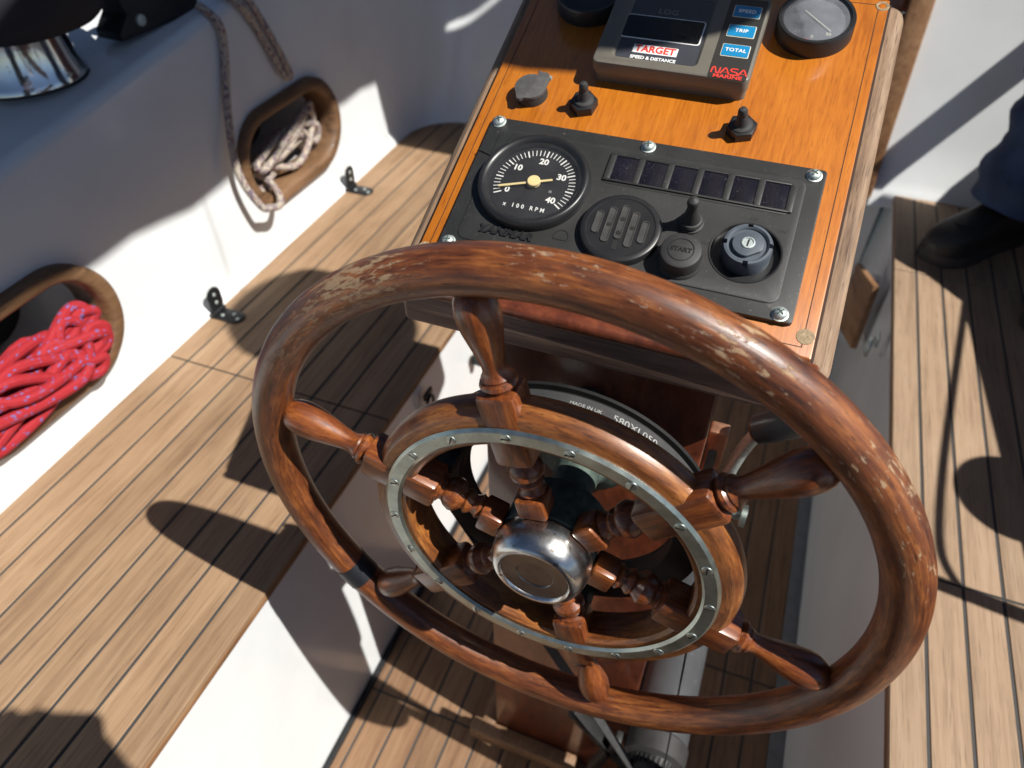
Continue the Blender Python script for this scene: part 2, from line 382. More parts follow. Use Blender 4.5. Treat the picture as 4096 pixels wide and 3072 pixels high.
def text(name, body, size, m, parent, loc, ext=.0002, shear=0, off=0, space=1, rt=(0, 0, 0), ax='CENTER', xs=1, warp=None):
    cu = bpy.data.curves.new(name, 'FONT'); cu.body = body; cu.size = size; cu.extrude = ext; cu.shear = shear; cu.offset = off; cu.space_character = space
    cu.align_x = ax; cu.align_y = 'CENTER'; cu.resolution_u = 3
    t = bpy.data.objects.new(name, cu); COL.objects.link(t)
    bpy.context.view_layer.update()
    me = bpy.data.meshes.new_from_object(t.evaluated_get(bpy.context.evaluated_depsgraph_get()))
    bpy.data.objects.remove(t)
    for v in me.vertices: v.co.x *= xs
    if warp:
        for v in me.vertices: v.co = warp(v.co)
    me.materials.clear(); me.materials.append(M[m]); me.name = name
    o = bpy.data.objects.new(name, me); COL.objects.link(o); o.parent = parent; o.location = loc; o.rotation_euler = rt
    return o
def stroke(mb, pts, w, z0, z1, T=None):
    """flat ribbon of width w following 2D points"""
    n = len(pts); L = []; Rr = []
    for i in range(n):
        a = Vector(pts[max(0, i - 1)]); b = Vector(pts[min(n - 1, i + 1)]); t = (b - a).normalized(); q = Vector((-t.y, t.x)) * w / 2
        p = Vector(pts[i]); L.append(p + q); Rr.append(p - q)
    vs = []; fs = []
    for i in range(n): vs += [(L[i].x, L[i].y, z1), (Rr[i].x, Rr[i].y, z1), (L[i].x, L[i].y, z0), (Rr[i].x, Rr[i].y, z0)]
    for i in range(n - 1):
        a = 4 * i; b = a + 4; fs += [[a, a + 1, b + 1, b], [a + 2, a, b, b + 2], [a + 1, a + 3, b + 3, b + 1]]
    mb.add(vs, fs, 0, None, T)

# ------------------------------------------------------------------ setting
w = MB(); w.add([(-150, -150, -.95), (150, -150, -.95), (150, 150, -.95), (-150, 150, -.95)], [[0, 1, 2, 3]])
o = w.build('water', 'water'); o['kind'] = 'structure'

XC = -.106
ZB = .475           # bench top
def planks(mb, xs, y0, y1, ztop, th=.008, gap=.0043, mat=0, yedge=.0):
    for i in range(len(xs) - 1):
        a = xs[i] + (gap / 2 if i else 0); b = xs[i + 1] - (gap / 2 if i < len(xs) - 2 else 0)
        mb.box(((a + b) / 2, (y0 + y1) / 2, ztop - th / 2), (b - a, y1 - y0, th), bev=.0008, mat=mat, seg=1)

# cockpit floor (sole)
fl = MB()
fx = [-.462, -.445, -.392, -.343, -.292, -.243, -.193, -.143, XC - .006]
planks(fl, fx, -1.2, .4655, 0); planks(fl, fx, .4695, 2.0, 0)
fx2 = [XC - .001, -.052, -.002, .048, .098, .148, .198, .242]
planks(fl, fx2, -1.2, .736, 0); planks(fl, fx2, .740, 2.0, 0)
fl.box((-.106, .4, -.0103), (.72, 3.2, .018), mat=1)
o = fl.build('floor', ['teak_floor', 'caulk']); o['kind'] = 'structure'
fs_ = MB(); fs_.box((.2555, .4, .0), (.026, 3.2, .008), bev=.002)
o = fs_.build('floor_edge_strip', 'grey_strip'); tag(o, 'grey rubber strip between the teak floor and the starboard bench riser', 'rubber strip')
fs_ = MB(); fs_.box((-.4675, .4, -.001), (.010, 3.2, .008), bev=.002)
o = fs_.build('floor_edge_strip', 'black_iron'); tag(o, 'thin dark strip between the teak floor and the port bench riser', 'rubber strip')

def coam_x(y): return -.9303 - .0203 * y
# benches
pb = thing('teak_bench', 'port side teak bench, the one with black hinges beside the red rope locker', 'bench', (-.72, .5, 0), group='teak benches along the cockpit')
def rel(o, root):
    o.parent = root; o.location = -Vector(root.location); return o
xs = [-.497, -.4555, -.4035, -.3505, -.2975, -.2465, -.1945, -.1385, -.0825, -.03]
xs = [-.497, -.540, -.592, -.643, -.694, -.747, -.800, -.852, -.906, -.99][::-1]
l1 = MB(); planks(l1, xs, -1.0, .7085, ZB); l1.box((-.7365, -.1445, ZB - .0068), (.475, 1.71, .011), mat=1)
rel(l1.build('locker_lid', ['teak_port', 'caulk']), pb)
l2 = MB(); planks(l2, xs, .7115, 1.84, ZB); l2.box((-.7365, 1.2715, ZB - .0068), (.475, 1.12, .011), mat=1)
rel(l2.build('locker_lid', ['teak_port', 'caulk']), pb)
tr_ = MB(); tr_.box((-.5035, .42, ZB - .0135), (.013, 2.84, .010), bev=.001)
rel(tr_.build('edge_batten', 'teak_trim'), pb)
ri = MB(); ri.add([(-.4985, -1.2, ZB - .0185), (-.4985, 1.9, ZB - .0185), (-.474, 1.9, -.02), (-.474, -1.2, -.02), (-.99, -1.2, ZB - .0192), (-.99, 1.9, ZB - .0192)], [[0, 1, 2, 3], [0, 4, 5, 1]])
sb_ = ri
rel(ri.build('bench_riser', 'gelcoat'), pb)
def hinge(y, root):
    h = MB()
    h.prism(rrect(-.034, -.0175, .034, .0175, .0165), 0, .0035, T=tr(coam_x(y) + .030, y, ZB), bev=.001)
    xw = coam_x(y) + .003
    T = tr(xw, y + .004, ZB + .037) @ rot(90, 'Y') @ rot(0, 'Z')
    h.prism(rrect(-.020, -.0175, .033, .0175, .0165), 0, .004, T=T, bev=.001)
    h.lathe([(0, -.018), (.0055, -.018), (.0055, .018), (0, .018)], 14, T=tr(coam_x(y) + .006, y, ZB + .006) @ rot(90, 'X'))
    for q in (.02, .04, .055): h.lathe([(.004, 0), (.0032, .0012), (0, .0018)], 10, T=tr(coam_x(y) + q, y + (.006 if q == .04 else -.004), ZB + .0035), mat=1)
    for q in (.024, .042): h.lathe([(.004, 0), (.0032, .0012), (0, .0018)], 10, T=tr(xw + .004, y + .004, ZB + q) @ rot(90, 'Y'), mat=1)
    rel(h.build('hinge', ['black_iron', 'steel']), root)
hinge(.845, pb); hinge(1.37, pb)
# riser fittings
e = MB(); e.lathe([(.012, 0), (.012, .004), (.006, .007), (0, .007)], 16, T=tr(-.4865, 1.03, .35) @ rot(90, 'Y')); e.lathe([(.011, .006), (.012, .02), (.006, .026), (0, .027)], 14, T=tr(-.4865, 1.03, .35) @ rot(90, 'Y'))
rel(e.build('latch_knob', 'black_iron'), pb)
sh = thing('shackle', 'small dark shackle with cord hanging under the port bench edge', 'shackle', (-.482, .83, .41))
e = MB(); e.tube([(.006 * 0, .012 * math.cos(t), .016 * math.sin(t)) for t in [2 * PI * i / 20 for i in range(20)]], .003, 8, True); e.build('bow', 'black_iron', sh)
e = MB(); e.tube(spline([(0, 0, -.016), (.006, .006, -.035), (.002, -.008, -.05), (.008, .004, -.07)]), .0045, 8); e.build('cord', 'rope_dark', sh)
e = MB(); e.box((-.004, 0, .02), (.006, .03, .014), bev=.002); e.build('eye_plate', 'black_iron', sh)

sbn = thing('teak_bench', 'starboard teak bench with the black shoe standing on it', 'bench', (.5, .5, 0), group='teak benches along the cockpit')
xs2 = [.286, .3285, .377, .4265, .4765, .5265, .577, .628, .68, .78]
l1 = MB(); planks(l1, xs2, -1.0, .711, ZB); l1.box((.53, -.1435, ZB - .0068), (.46, 1.714, .011), mat=1)
rel(l1.build('locker_lid', ['teak', 'caulk']), sbn)
l2 = MB(); planks(l2, xs2, .715, 1.4835, ZB); planks(l2, xs2, 1.486, 1.835, ZB); l2.box((.53, 1.2742, ZB - .0068), (.46, 1.12, .011), mat=1)
rel(l2.build('locker_lid', ['teak', 'caulk']), sbn)
tr_ = MB(); tr_.box((.2925, .42, ZB - .0135), (.013, 2.84, .010), bev=.001)
rel(tr_.build('edge_batten', 'teak_trim'), sbn)
ri = MB(); ri.add([(.2875, -1.2, ZB - .0185), (.2875, 1.9, ZB - .0185), (.268, 1.9, -.02), (.268, -1.2, -.02), (.78, -1.2, ZB - .0192), (.78, 1.9, ZB - .0192)], [[3, 2, 1, 0], [1, 5, 4, 0]])
rel(ri.build('bench_riser', 'gelcoat'), sbn)

# coamings with side deck, swept along y
def coaming(side, root_name, label):
    """side -1 port, +1 starboard; closed solid from bench level to the deck edge"""
    t = thing(root_name, label, 'coaming', (XC + side * .85, .5, ZB), group='cockpit coamings')
    def prof(y):
        zt = .882 + .125 * (y - .62); P = []
        xi = coam_x(y) if side < 0 else 2 * XC - coam_x(y)
        s_ = side
        P.append((xi - s_ * .003, ZB - .012))
        for i in range(6):      # cove at the bench
            a = R(90 * i / 5); P.append((xi + s_ * (.0 + .022 * (1 - math.cos(a)) - .0), ZB + .001 + .022 * math.sin(a) * 0 + .022 * i / 5))
        top_x = xi + s_ * .046
        for i in range(1, 7): q = i / 7; P.append((xi + s_ * (.022 + .018 * q), ZB + .025 + (zt - ZB - .05) * q))
        for i in range(8):
            a = R(90 * i / 7); P.append((top_x + s_ * .022 * (1 - math.cos(a)), zt - .022 + .022 * math.sin(a)))
        P.append((top_x + s_ * .2, zt + .004)); P.append((top_x + s_ * .75, zt - .01)); P.append((top_x + s_ * .76, zt - .06)); P.append((top_x + s_ * .76, ZB - .012))
        return P
    ys = [-1.3 + 2.92 * i / 20 for i in range(21)]
    vs = []; n = len(prof(0))
    for y in ys: vs += [(p[0], y, p[1]) for p in prof(y)]
    fs = []
    for i in range(len(ys) - 1):
        for j in range(n):
            a, b = i * n + j, i * n + (j + 1) % n; q = [a, b, b + n, a + n]; fs.append(q if side > 0 else q[::-1])
    cap0 = list(range(n)); cap1 = [(len(ys) - 1) * n + j for j in range(n)]
    fs.append(cap0[::-1] if side > 0 else cap0); fs.append(cap1 if side > 0 else cap1[::-1])
    mb = MB(); mb.add(vs, fs); o = mb.build('moulding', 'gelcoat', t, sharp=50); rel(o, t)
    bm = bmesh.new(); bm.from_mesh(o.data); bmesh.ops.recalc_face_normals(bm, faces=bm.faces); bm.to_mesh(o.data); bm.free()
    return t, o, prof
pc_, pmould, pprof = coaming(-1, 'cockpit_coaming', 'white port coaming with two oval rope lockers cut into it')
sc_, smould, sprof = coaming(1, 'cockpit_coaming', 'white starboard coaming behind the standing person')
# rope lockers
LOCK = [(.493, .632, .36, .212), (1.222, .657, .36, .205)]
def stad(w_, h_, n=14):
    r = h_ / 2; out = []
    for cx, a0 in ((w_ / 2 - r, -90), (-w_ / 2 + r, 90)):
        for i in range(n + 1): a = R(a0 + 180 * i / n); out.append((cx + r * math.cos(a), r * math.sin(a)))
    return out
def lockT(y, z):   # local X along boat, local Y up, local Z towards the cockpit
    x = coam_x(y) - .030
    return Matrix(((0, 0, 1, x), (1, 0, 0, y), (0, 1, 0, z), (0, 0, 0, 1))) @ rot(-2.6, 'X')
cuts = []
for y, z, w_, h_ in LOCK:
    c = MB(); c.prism(rrect(-w_ / 2 + .027, -h_ / 2 + .027, w_ / 2 - .027, h_ / 2 - .027, h_ / 2 - .028), -.2, .1, T=lockT(y, z)); c.v = [(a - pmould.location[0] * 0, b, d) for a, b, d in c.v]
    cuts.append(c)
cut(pmould, cuts)
for y, z, w_, h_ in LOCK:
    T = lockT(y, z)
    fr_ = MB()
    outer = rrect(-w_ / 2, -h_ / 2, w_ / 2, h_ / 2, h_ / 2 - .001, 14); n = len(outer)
    lay = [(outer, -.004), (outer, .012), (inset(outer, .004), .017), (inset(outer, .008), .0185), (inset(outer, .020), .0185), (inset(outer, .025), .0155), (inset(outer, .029), .004), (inset(outer, .029), -.05)]
    vs = []; fs = []
    for P, zz in lay: vs += [(p[0], p[1], zz) for p in P]
    for i in range(len(lay) - 1):
        for j in range(n): a, b = i * n + j, i * n + (j + 1) % n; fs.append([a, b, b + n, a + n])
    fr_.add(vs, fs, 0, None, T); rel(fr_.build('locker_frame', 'locker_wood', sharp=60), pc_).parent = pc_
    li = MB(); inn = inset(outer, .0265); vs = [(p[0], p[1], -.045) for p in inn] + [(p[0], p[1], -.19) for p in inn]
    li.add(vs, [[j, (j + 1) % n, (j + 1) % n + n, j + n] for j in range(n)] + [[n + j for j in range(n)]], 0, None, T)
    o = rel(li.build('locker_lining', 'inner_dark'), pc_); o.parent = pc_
for o in list(pb.children) + list(sbn.children): pass

def setp(o, root): o.parent = root
for root, kids in ((pb, None),): pass
# every mesh positioned with rel() belongs to its thing
for o in COL.objects:
    pass

# cabin bulkhead, raked forward, with rounded corners to the coamings
bh = thing('cabin_bulkhead', 'white raked cabin bulkhead with a brown wooden companionway post', 'bulkhead', (XC, 1.83, ZB))
RK = math.tan(R(17))
mb = MB()
path = []
for s_ in (-1, 1):
    seg = []
    x0 = coam_x(1.62) if s_ < 0 else 2 * XC - coam_x(1.62)
    seg.append((x0, 1.612)); cx = x0 - s_ * .13; cy = 1.70
    for i in range(11): a = R(90 * i / 10); seg.append((cx + s_ * .13 * math.cos(a), cy + .13 * math.sin(a)))
    seg.append((XC + s_ * .338, 1.83)); path.append(seg)
for seg, s_ in zip(path, (-1, 1)):
    zs = [ZB - .03, ZB, ZB + .01, ZB + .03, .6, .8, 1.0, 1.15, 1.25]; vs = []; n = len(seg)
    for z_ in zs:
        for i, (x, y) in enumerate(seg):
            z = z_
            t_ = min(1, max(0, (y - 1.612) / .218)); f_ = max(0, ZB + .03 - z) * .4
            if s_ > 0 and x > .33: z = min(z, .97 + .002 * zs.index(z))
            cv_ = .022 * (1 - math.cos(R(90) * min(1, max(0, (z - ZB) / .024)))) + .018 * max(0, z - ZB - .025) / .42
            vs.append((x + s_ * (1 - t_) * (cv_ - .0012) - (1 - t_) * s_ * 0, y + RK * max(0, z - ZB) * t_ - f_, z))
    fs = []
    for i in range(len(zs) - 1):
        for j in range(n - 1): a = i * n + j; q = [a, a + 1, a + 1 + n, a + n]; fs.append(q if s_ > 0 else q[::-1])
    mb.add(vs, fs)
mb.box((XC, 2.9, 1.255), (1.7, 1.68, .02), bev=.004)
o = mb.build('wall', 'gelcoat', bh, sharp=60); rel(o, bh)
for s_ in (-1, 1):
    tm = MB(); T = tr(XC + s_ * .315, 1.828, ZB - .01) @ rot(-17, 'X'); tm.box((0, 0, .42), (.05, .05, .86), bev=.006, T=T)
    rel(tm.build('companionway_post', 'teak_trim', bh), bh)
wb = MB()
for i in range(4): wb.box((0, .012, .1 + i * .2), (.58, .022, .198), bev=.003, T=tr(XC, 1.828, ZB - .02) @ rot(-17, 'X'))
rel(wb.build('washboard', 'mahog', bh), bh)
wb = MB(); wb.box((XC, 1.87, .22), (.75, .03, .5)); rel(wb.build('lower_panel', 'gelcoat', bh), bh)

# hull sides so the boat stands in water
hu = MB()
def hull_x(y): return 1.66 * (1 - max(0, (y - 1.5) / 5.6) ** 2)
ys = [-1.6 + 8.0 * i / 24 for i in range(25)]
for s_ in (-1, 1):
    vs = []; fs = []
    for i, y in enumerate(ys):
        hx = hull_x(y); vs += [(XC + s_ * hx, y, .80 + .1 * (y + 1) / 4), (XC + s_ * hx * .93, y, -.2), (XC + s_ * hx * .7, y, -1.1)]
    for i in range(len(ys) - 1):
        for j in range(2): a = 3 * i + j; fs.append([a, a + 1, a + 4, a + 3])
    hu.add(vs, fs)
    vs = []; fs = []
    for i, y in enumerate(ys):      # side deck forward of and outside the coaming
        hx = hull_x(y); zt = .80 + .1 * (y + 1) / 4
        vs += [(XC + s_ * hx, y, zt), (XC + s_ * (hx * .5 if y > 1.9 else 1.5), y, zt + (.06 if y > 1.9 else 0))]
    for i in range(len(ys) - 1): a = 2 * i; fs.append([a, a + 1, a + 3, a + 2])
    hu.add(vs, fs)
hu.box((XC, -1.5, .2), (3.2, .1, 1.2), bev=.02)
o = hu.build('hull', 'gelcoat'); tag(o, 'white hull of the yacht below the side decks', 'hull')

# ------------------------------------------------------------------ ropes
def rope(name, pts, r, m, parent=None, k=8, n=10):
    mb = MB(); mb.tube(spline(pts, k), r, n); return mb.build(name, m, parent)
rg = random.Random(5)
P = []
yc, zc = LOCK[0][0], LOCK[0][1]
xw = coam_x(yc)
for i in range(19):
    t = i / 18
    zz = zc - .072 + .080 * rg.random()
    xx = xw - .045 + .045 * rg.random() if i % 3 else xw - .004 + .012 * rg.random()
    ye = yc + (.085 + .060 * rg.random()) if i % 2 else yc - .12 - .05 * rg.random()
    zz2 = zz + rg.uniform(-.02, .02)
    s_ = 1 if i % 2 else -1
    P.append((xx, ye - s_ * .03, zz2 + .014)); P.append((xx + .003, ye, zz2)); P.append((xx, ye - s_ * .03, zz2 - .016))
    P.append((xx + rg.uniform(-.01, .012), yc + rg.uniform(-.05, .05), zc - .062 + .08 * rg.random()))
o = rope('rope_hank', P,   .0088, 'rope_red', k=7); tag(o, 'red rope with blue flecks stuffed in the oval port locker', 'rope')
yc, zc = LOCK[1][0], LOCK[1][1]; xw = coam_x(yc)
P = [(-1.02, 1.098, .955), (coam_x(1.1) - .036, 1.101, .93), (coam_x(1.09) - .033, 1.098, .89), (coam_x(1.04) - .022, 1.05, .79), (coam_x(1.01) - .005, 1.015, .69), (coam_x(1.02) + .016, 1.028, .615), (xw + .026, 1.048, .600), (xw + .025, 1.078, .590), (xw + .006, 1.105, .598), (xw - .04, 1.13, .612)]
for i in range(11):
    s_ = 1 if i % 2 else -1; zz = zc - .062 + .085 * rg.random()
    xx = xw - .070 + .05 * rg.random()
    P.append((xx, yc + s_ * (.07 + .055 * rg.random()), zz + rg.uniform(-.01, .03))); P.append((xx - .004, yc + s_ * .1, zz - .014)); P.append((xx + rg.uniform(-.01, .012), yc + rg.uniform(-.04, .04), zc - .06 + .09 * rg.random()))
o = rope('rope_hank', P, .0074, 'rope_white', k=7); tag(o, 'white flecked rope hanging down the coaming into the second oval locker', 'rope')
P = [(-1.03, 1.155, .965), (coam_x(1.16) - .035, 1.165, .945), (coam_x(1.2) - .03, 1.195, .895), (coam_x(1.23) - .020, 1.232, .80), (coam_x(1.24) - .016, 1.242, .787), (coam_x(1.24) - .014, 1.246, .80), (coam_x(1.22) - .024, 1.212, .895), (coam_x(1.2) - .034, 1.185, .95), (-1.04, 1.17, .968)]
o = rope('rope_tail', P, .0070, 'rope_white'); tag(o, 'doubled rope tail hanging over the coaming above the second locker', 'rope')

# ------------------------------------------------------------------ winches and deck gear
def winch(loc, name, label, cover=True):
    t = thing(name, label, 'winch', loc, group='cockpit winches')
    mb = MB(); mb.lathe([(.092, 0), (.092, .005), (.089, .012), (.084, .030), (.079, .060), (.077, .085), (.080, .100), (.084, .110), (.070, .118), (.02, .12), (0, .12)], 56); mb.build('drum', 'chrome', t)
    mb = MB(); mb.ring(.092, .095, 0, .003, 56); mb.build('base_gasket', 'black_iron', t)
    if cover:
        cv = MB(); prof = [(.090, .084), (.118, .078), (.140, .084), (.148, .11), (.147, .17), (.138, .22), (.11, .248), (.05, .258), (0, .259)]
        cv.lathe(prof, 64, T=tr(-.01, .012, 0))
        for i, v in enumerate(cv.v):
            nn = noise.noise(Vector(v) * 14) * .010 + noise.noise(Vector(v) * 5) * .012; r = math.hypot(v[0], v[1])
            cv.v[i] = (v[0] * (1 + nn * 5 * (r > .02)), v[1] * (1 + nn * 5 * (r > .02)), v[2] + nn * .8)
        cv.build('cover', 'cover', t, sharp=80)
        se = MB(); se.tube([(-.01 + .1475 * math.cos(a), .012 + .1475 * math.sin(a), .195 + .004 * math.sin(3 * a)) for a in [2 * PI * i / 48 for i in range(48)]], .0016, 6, True); se.build('cover_seam', 'cover', t)
    else:
        hd = MB(); hd.lathe([(.03, .12), (.03, .126), (.012, .13), (.012, .14), (0, .14)], 24); hd.build('head', 'chrome', t)
    return t
winch((-1.140, .815, .912), 'winch', 'chrome winch under a black canvas cover on the port coaming')
winch((.885, .835, .910), 'winch', 'bare chrome winch on the starboard coaming above the person', False)
cl = thing('rope_clutch', 'black rope clutch on the port coaming beside the covered winch', 'rope clutch', (-1.075, 1.02, .936), (0, 0, R(-4)))
mb = MB(); mb.prism([(-.075, 0), (.105, 0), (.105, .02), (.075, .045), (.02, .052), (-.04, .07), (-.062, .07), (-.05, .035), (-.075, .012)], -.028, .028, T=Matrix(((0, 0, 1, 0), (1, 0, 0, 0), (0, 1, 0, 0), (0, 0, 0, 1))), bev=.003); mb.build('body', 'black_iron', cl)
mb = MB(); mb.box((0, .03, .055), (.036, .12, .014), T=rot(-6, 'X'), bev=.004); mb.build('lever', 'rubber', cl)
mb = MB(); mb.lathe([(.009, 0), (.009, .005), (0, .007)], 16, T=tr(.028, -.03, .022) @ rot(90, 'Y')); mb.build('axle', 'steel', cl)
cl = thing('rope_clutch', 'second black fitting further forward on the port coaming, at the frame top', 'rope clutch', (-1.19, 1.28, .955))
mb = MB(); mb.lathe([(.05, 0), (.055, .02), (.05, .05), (.02, .07), (0, .072)], 32); mb.build('body', 'cover', cl); mb = MB(); mb.box((0, 0, -.002), (.13, .13, .008), bev=.003); mb.build('base', 'black_iron', cl)
# starboard lines that throw the thin shadows
o = rope('jib_sheet', [(1.0, .612, .975), (.92, .622, .985), (.85, .632, 1.0), (.795, .655, 1.025), (.790, .806, 1.03), (.852, 1.328, 1.03), (.90, 1.75, 1.03)], .0055, 'rope_white'); tag(o, 'thin sheet led forward past the bare starboard winch', 'rope')
o = rope('shadow_line', [(.70, .648, .985), (.80, .635, .99), (.92, .62, .985), (1.05, .60, .95), (1.2, .58, .93)], .013, 'rope_dark'); tag(o, 'thick dark line added across the starboard coaming for its shadow', 'rope')  # rope added to cast the crosswise shadow band on the bench
cb = MB(); cb.prism([(1.33, .93), (1.73, .95), (1.73, 1.150), (1.50, 1.150)], -.011, .011, T=Matrix(((0, 0, 1, .800), (1, 0, 0, 0), (0, 1, 0, 0), (0, 0, 0, 1))), bev=.003); rel(cb.build('shade_board', 'gelcoat'), sc_)  # unseen board added to shade the forward part of the starboard bench
hr = thing('handrail', 'white tubular handrail beside the companionway on the starboard side', 'handrail', (.73, 2.3, 1.0))
mb = MB(); mb.tube([(0, -.56 + 1.2 * i / 12, .14) for i in range(13)], .033, 18); mb.build('rail', 'gelcoat', hr)
for y in (-.1, .5): mb = MB(); mb.tube([(.03, y, -.05), (0, y, .12)], .02, 12); mb.build('post', 'gelcoat', hr)
bd = thing('folding_board', 'small brown board standing off the white starboard bench riser', 'board', (.272, 1.50, .36))
mb = MB(); mb.box((-.028, 0, 0), (.014, .13, .15), bev=.002, T=rot(-12, 'X') @ rot(14, 'Z')); mb.build('board', 'teak_trim', bd)
mb = MB(); mb.box((-.012, .02, .02), (.026, .03, .09), bev=.004); mb.build('bracket', 'gelcoat', bd)
sh = thing('shackle', 'small bright steel shackle under the starboard bench edge', 'shackle', (.262, 1.275, .418))
e = MB(); e.tube([(-.004, .014 * math.cos(t), .018 * math.sin(t)) for t in [2 * PI * i / 20 for i in range(20)]], .004, 8, True); e.build('bow', 'steel', sh)
e = MB(); e.box((.006, .0, .022), (.006, .03, .02), bev=.002); e.build('eye_plate', 'steel', sh)

# ------------------------------------------------------------------ console
O = Vector((XC, .54757, 1.02477)); TI = R(24.4)
PR = (TI, 0, 0)
def onpanel(x, y, z=0): return O + Matrix.Rotation(TI, 3, 'X') @ Vector((x, y, z))
co = thing('steering_console', 'varnished wooden steering console with a worn pale teak edge', 'console', O, PR)
mb = MB(); mb.prism(rrect(-.1835, -.108, .1835, .2915, .016, 8), -.040, -.0035)
o = mb.build('edge_frame', 'frame', co, bevel=.007)
mb = MB(); mb.prism(rrect(-.1690, -.0925, .1665, .2880, .0015, 2), -.0034, .0030, bev=.0012)
mb.build('face_panel', 'face', co)
gr_ = MB()
for a, b in (((-.1605, -.084), (.158, -.084)), ((.158, -.084), (.158, .280)), ((.158, .280), (-.1605, .280)), ((-.1605, .280), (-.1605, -.084))): stroke(gr_, [a, b], .0007, .0028, .00315)
gr_.build('inlay_line', 'groove', co)
gp = MB()
for a, b in (((-.1705, -.094), (-.1705, .289)), ((.168, -.094), (.168, .289)), ((-.1705, -.094), (.168, -.094))): stroke(gp, [a, b], .0022, -.0036, -.0030)
gp.build('seam', 'groove', co)
for x, y in ((.1610, .2790), (-.1640, -.0700)):
    s1 = MB(); s1.lathe([(.0062, .0029), (.0055, .0036), (.0035, .0033), (.0025, .0010), (0, .0010)], 20, T=tr(x, y, 0)); s1.build('screw_plug', ['plug'], co)
s1 = MB(); s1.lathe([(.0070, .0029), (.0066, .0034), (.003, .0036), (0, .0034)], 20, T=tr(.1590, -.0745, 0)); s1.build('screw_plug', 'plug', co)
# parts below, given in world coordinates
Winv = (Matrix.Translation(O) @ Matrix.Rotation(TI, 4, 'X')).inverted()
def wpart(mb, name, m, **kw):
    mb.v = [tuple(Winv @ Vector(v)) for v in mb.v]; return mb.build(name, m, co, **kw)
mb = MB(); mb.box((XC, .4555, .9790), (.350, .022, .013), bev=.005, seg=3); wpart(mb, 'aft_moulding', 'mahog')
mb = MB(); mb.box((XC, .4575, .9565), (.346, .016, .034), bev=.005, seg=3); wpart(mb, 'aft_board', 'frame_dark')
mb = MB(); mb.box((XC - .0005, .590, .4725), (.219, .22, .945), bev=.003); wpart(mb, 'pedestal_box', 'mahog')
mb = MB(); mb.box((XC, .60, .935), (.28, .20, .03)); wpart(mb, 'top_block', 'mahog')
mb = MB()
mb.box((XC - .055, .466, .018), (.19, .026, .036), bev=.004); mb.box((XC - .123, .57, .018), (.024, .2, .036), bev=.004); mb.box((XC + .123, .585, .018), (.022, .2, .036), bev=.004)
wpart(mb, 'plinth', 'teak_floor')

# socket with rubber flap
so = thing('power_socket', 'grey rubber capped power socket at the upper left of the varnished console', 'socket', onpanel(-.1265, .1150, .003), PR)
mb = MB(); mb.lathe([(.0155, 0), (.0150, .0075), (.0145, .0085), (0, .0085)], 32); mb.build('body', 'rubber', so)
fp = circ(0, 0, .0148, 28); fl_ = []
for i in range(29): a = R(75 + 250 * i / 28 + 0); fl_.append((.0150 * math.cos(a + R(-10)), .0150 * math.sin(a + R(-10))))
flap = [(.0150 * math.cos(R(q)), .0150 * math.sin(R(q))) for q in range(78, 232, 11)] + [(-.0085, -.0165), (-.0045, -.0175)] + [(.0150 * math.cos(R(q)), .0150 * math.sin(R(q))) for q in range(265, 385, 11)] + [(.0155, .0130), (.0120, .0185), (.0010, .0195)]
mb = MB(); mb.prism(flap, .0088, .0118, bev=.0008); mb.build('flap', 'rubber_grey', so)
mb = MB(); mb.lathe([(.0022, -.001), (.0022, .001), (0, .0012)], 10, T=tr(.0152, .0145, .0095) @ rot(90, 'Y')); mb.build('hinge_pin', 'steel', so)
# toggle switches
def toggle(loc, label, parent=None, nut=True, tilt=(0, 0)):
    if parent is None: t = thing('toggle_switch', label, 'switch', loc, PR, 'black rubber booted toggle switches')
    else:
        t = MB(); t.lathe([(.0105, 0), (.0105, .002), (.009, .003), (.0098, .005), (.0088, .007), (.0075, .0075), (.0066, .011), (.0048, .019), (.0040, .0235), (.0047, .026), (.0050, .0285), (.0042, .0315), (.002, .0332), (0, .0335)], 28); t = t.build('toggle_switch', 'rubber', parent, loc); return t
    nb = MB(); hx = [(.0132 * math.cos(R(60 * i + 20)), .0132 * math.sin(R(60 * i + 20))) for i in range(6)]
    nb.prism(hx, 0, .0085, bev=.0012); nb.build('hex_nut', 'plastic2', t)
    bt = MB(); bt.lathe([(.0098, .0085), (.0090, .0098), (.0062, .0106), (.0050, .0122), (.0046, .0190), (.0039, .0200), (.0043, .0225), (.0041, .0255), (.0028, .0278), (0, .0284)], 28, T=rot(tilt[0], 'X') @ rot(tilt[1], 'Y')); bt.build('boot', 'rubber', t)
    return t
toggle(onpanel(-.0735, .1105, .003), 'black toggle switch on the varnished console, left below the taupe log display', tilt=(-3, 2))
toggle(onpanel(.0700, .1100, .003), 'black toggle switch on the varnished console, at the right corner of the log display', tilt=(2, -3))

# ------------------------------------------------------------------ engine panel
ep = thing('engine_panel', 'black engine instrument panel with rev counter, buzzer grille and key switch', 'control panel', onpanel(0, 0, .003), PR)
pl = MB(); pl.prism(rrect(-.1513, -.0694, .1473, .0790, .0035, 4), 0, .0050, bev=.0006)
o = pl.build('base_plate', 'plastic', ep)
KX, KY, KR = .1003, -.0152, .0274
cc = MB(); cc.lathe([(KR, -.02), (KR, .02)], 48, T=tr(KX, KY, 0)); cut(o, [cc])
rp = MB(); bord = rrect(-.1385, -.0562, .1338, .0660, .009, 6)
rp.prism(bord, .0046, .0060, bev=.0007)
o = rp.build('raised_field', 'plastic', ep)
cc = MB(); cc.lathe([(KR - .0002, -.02), (KR - .0002, .02)], 48, T=tr(KX, KY, 0)); cut(o, [cc])
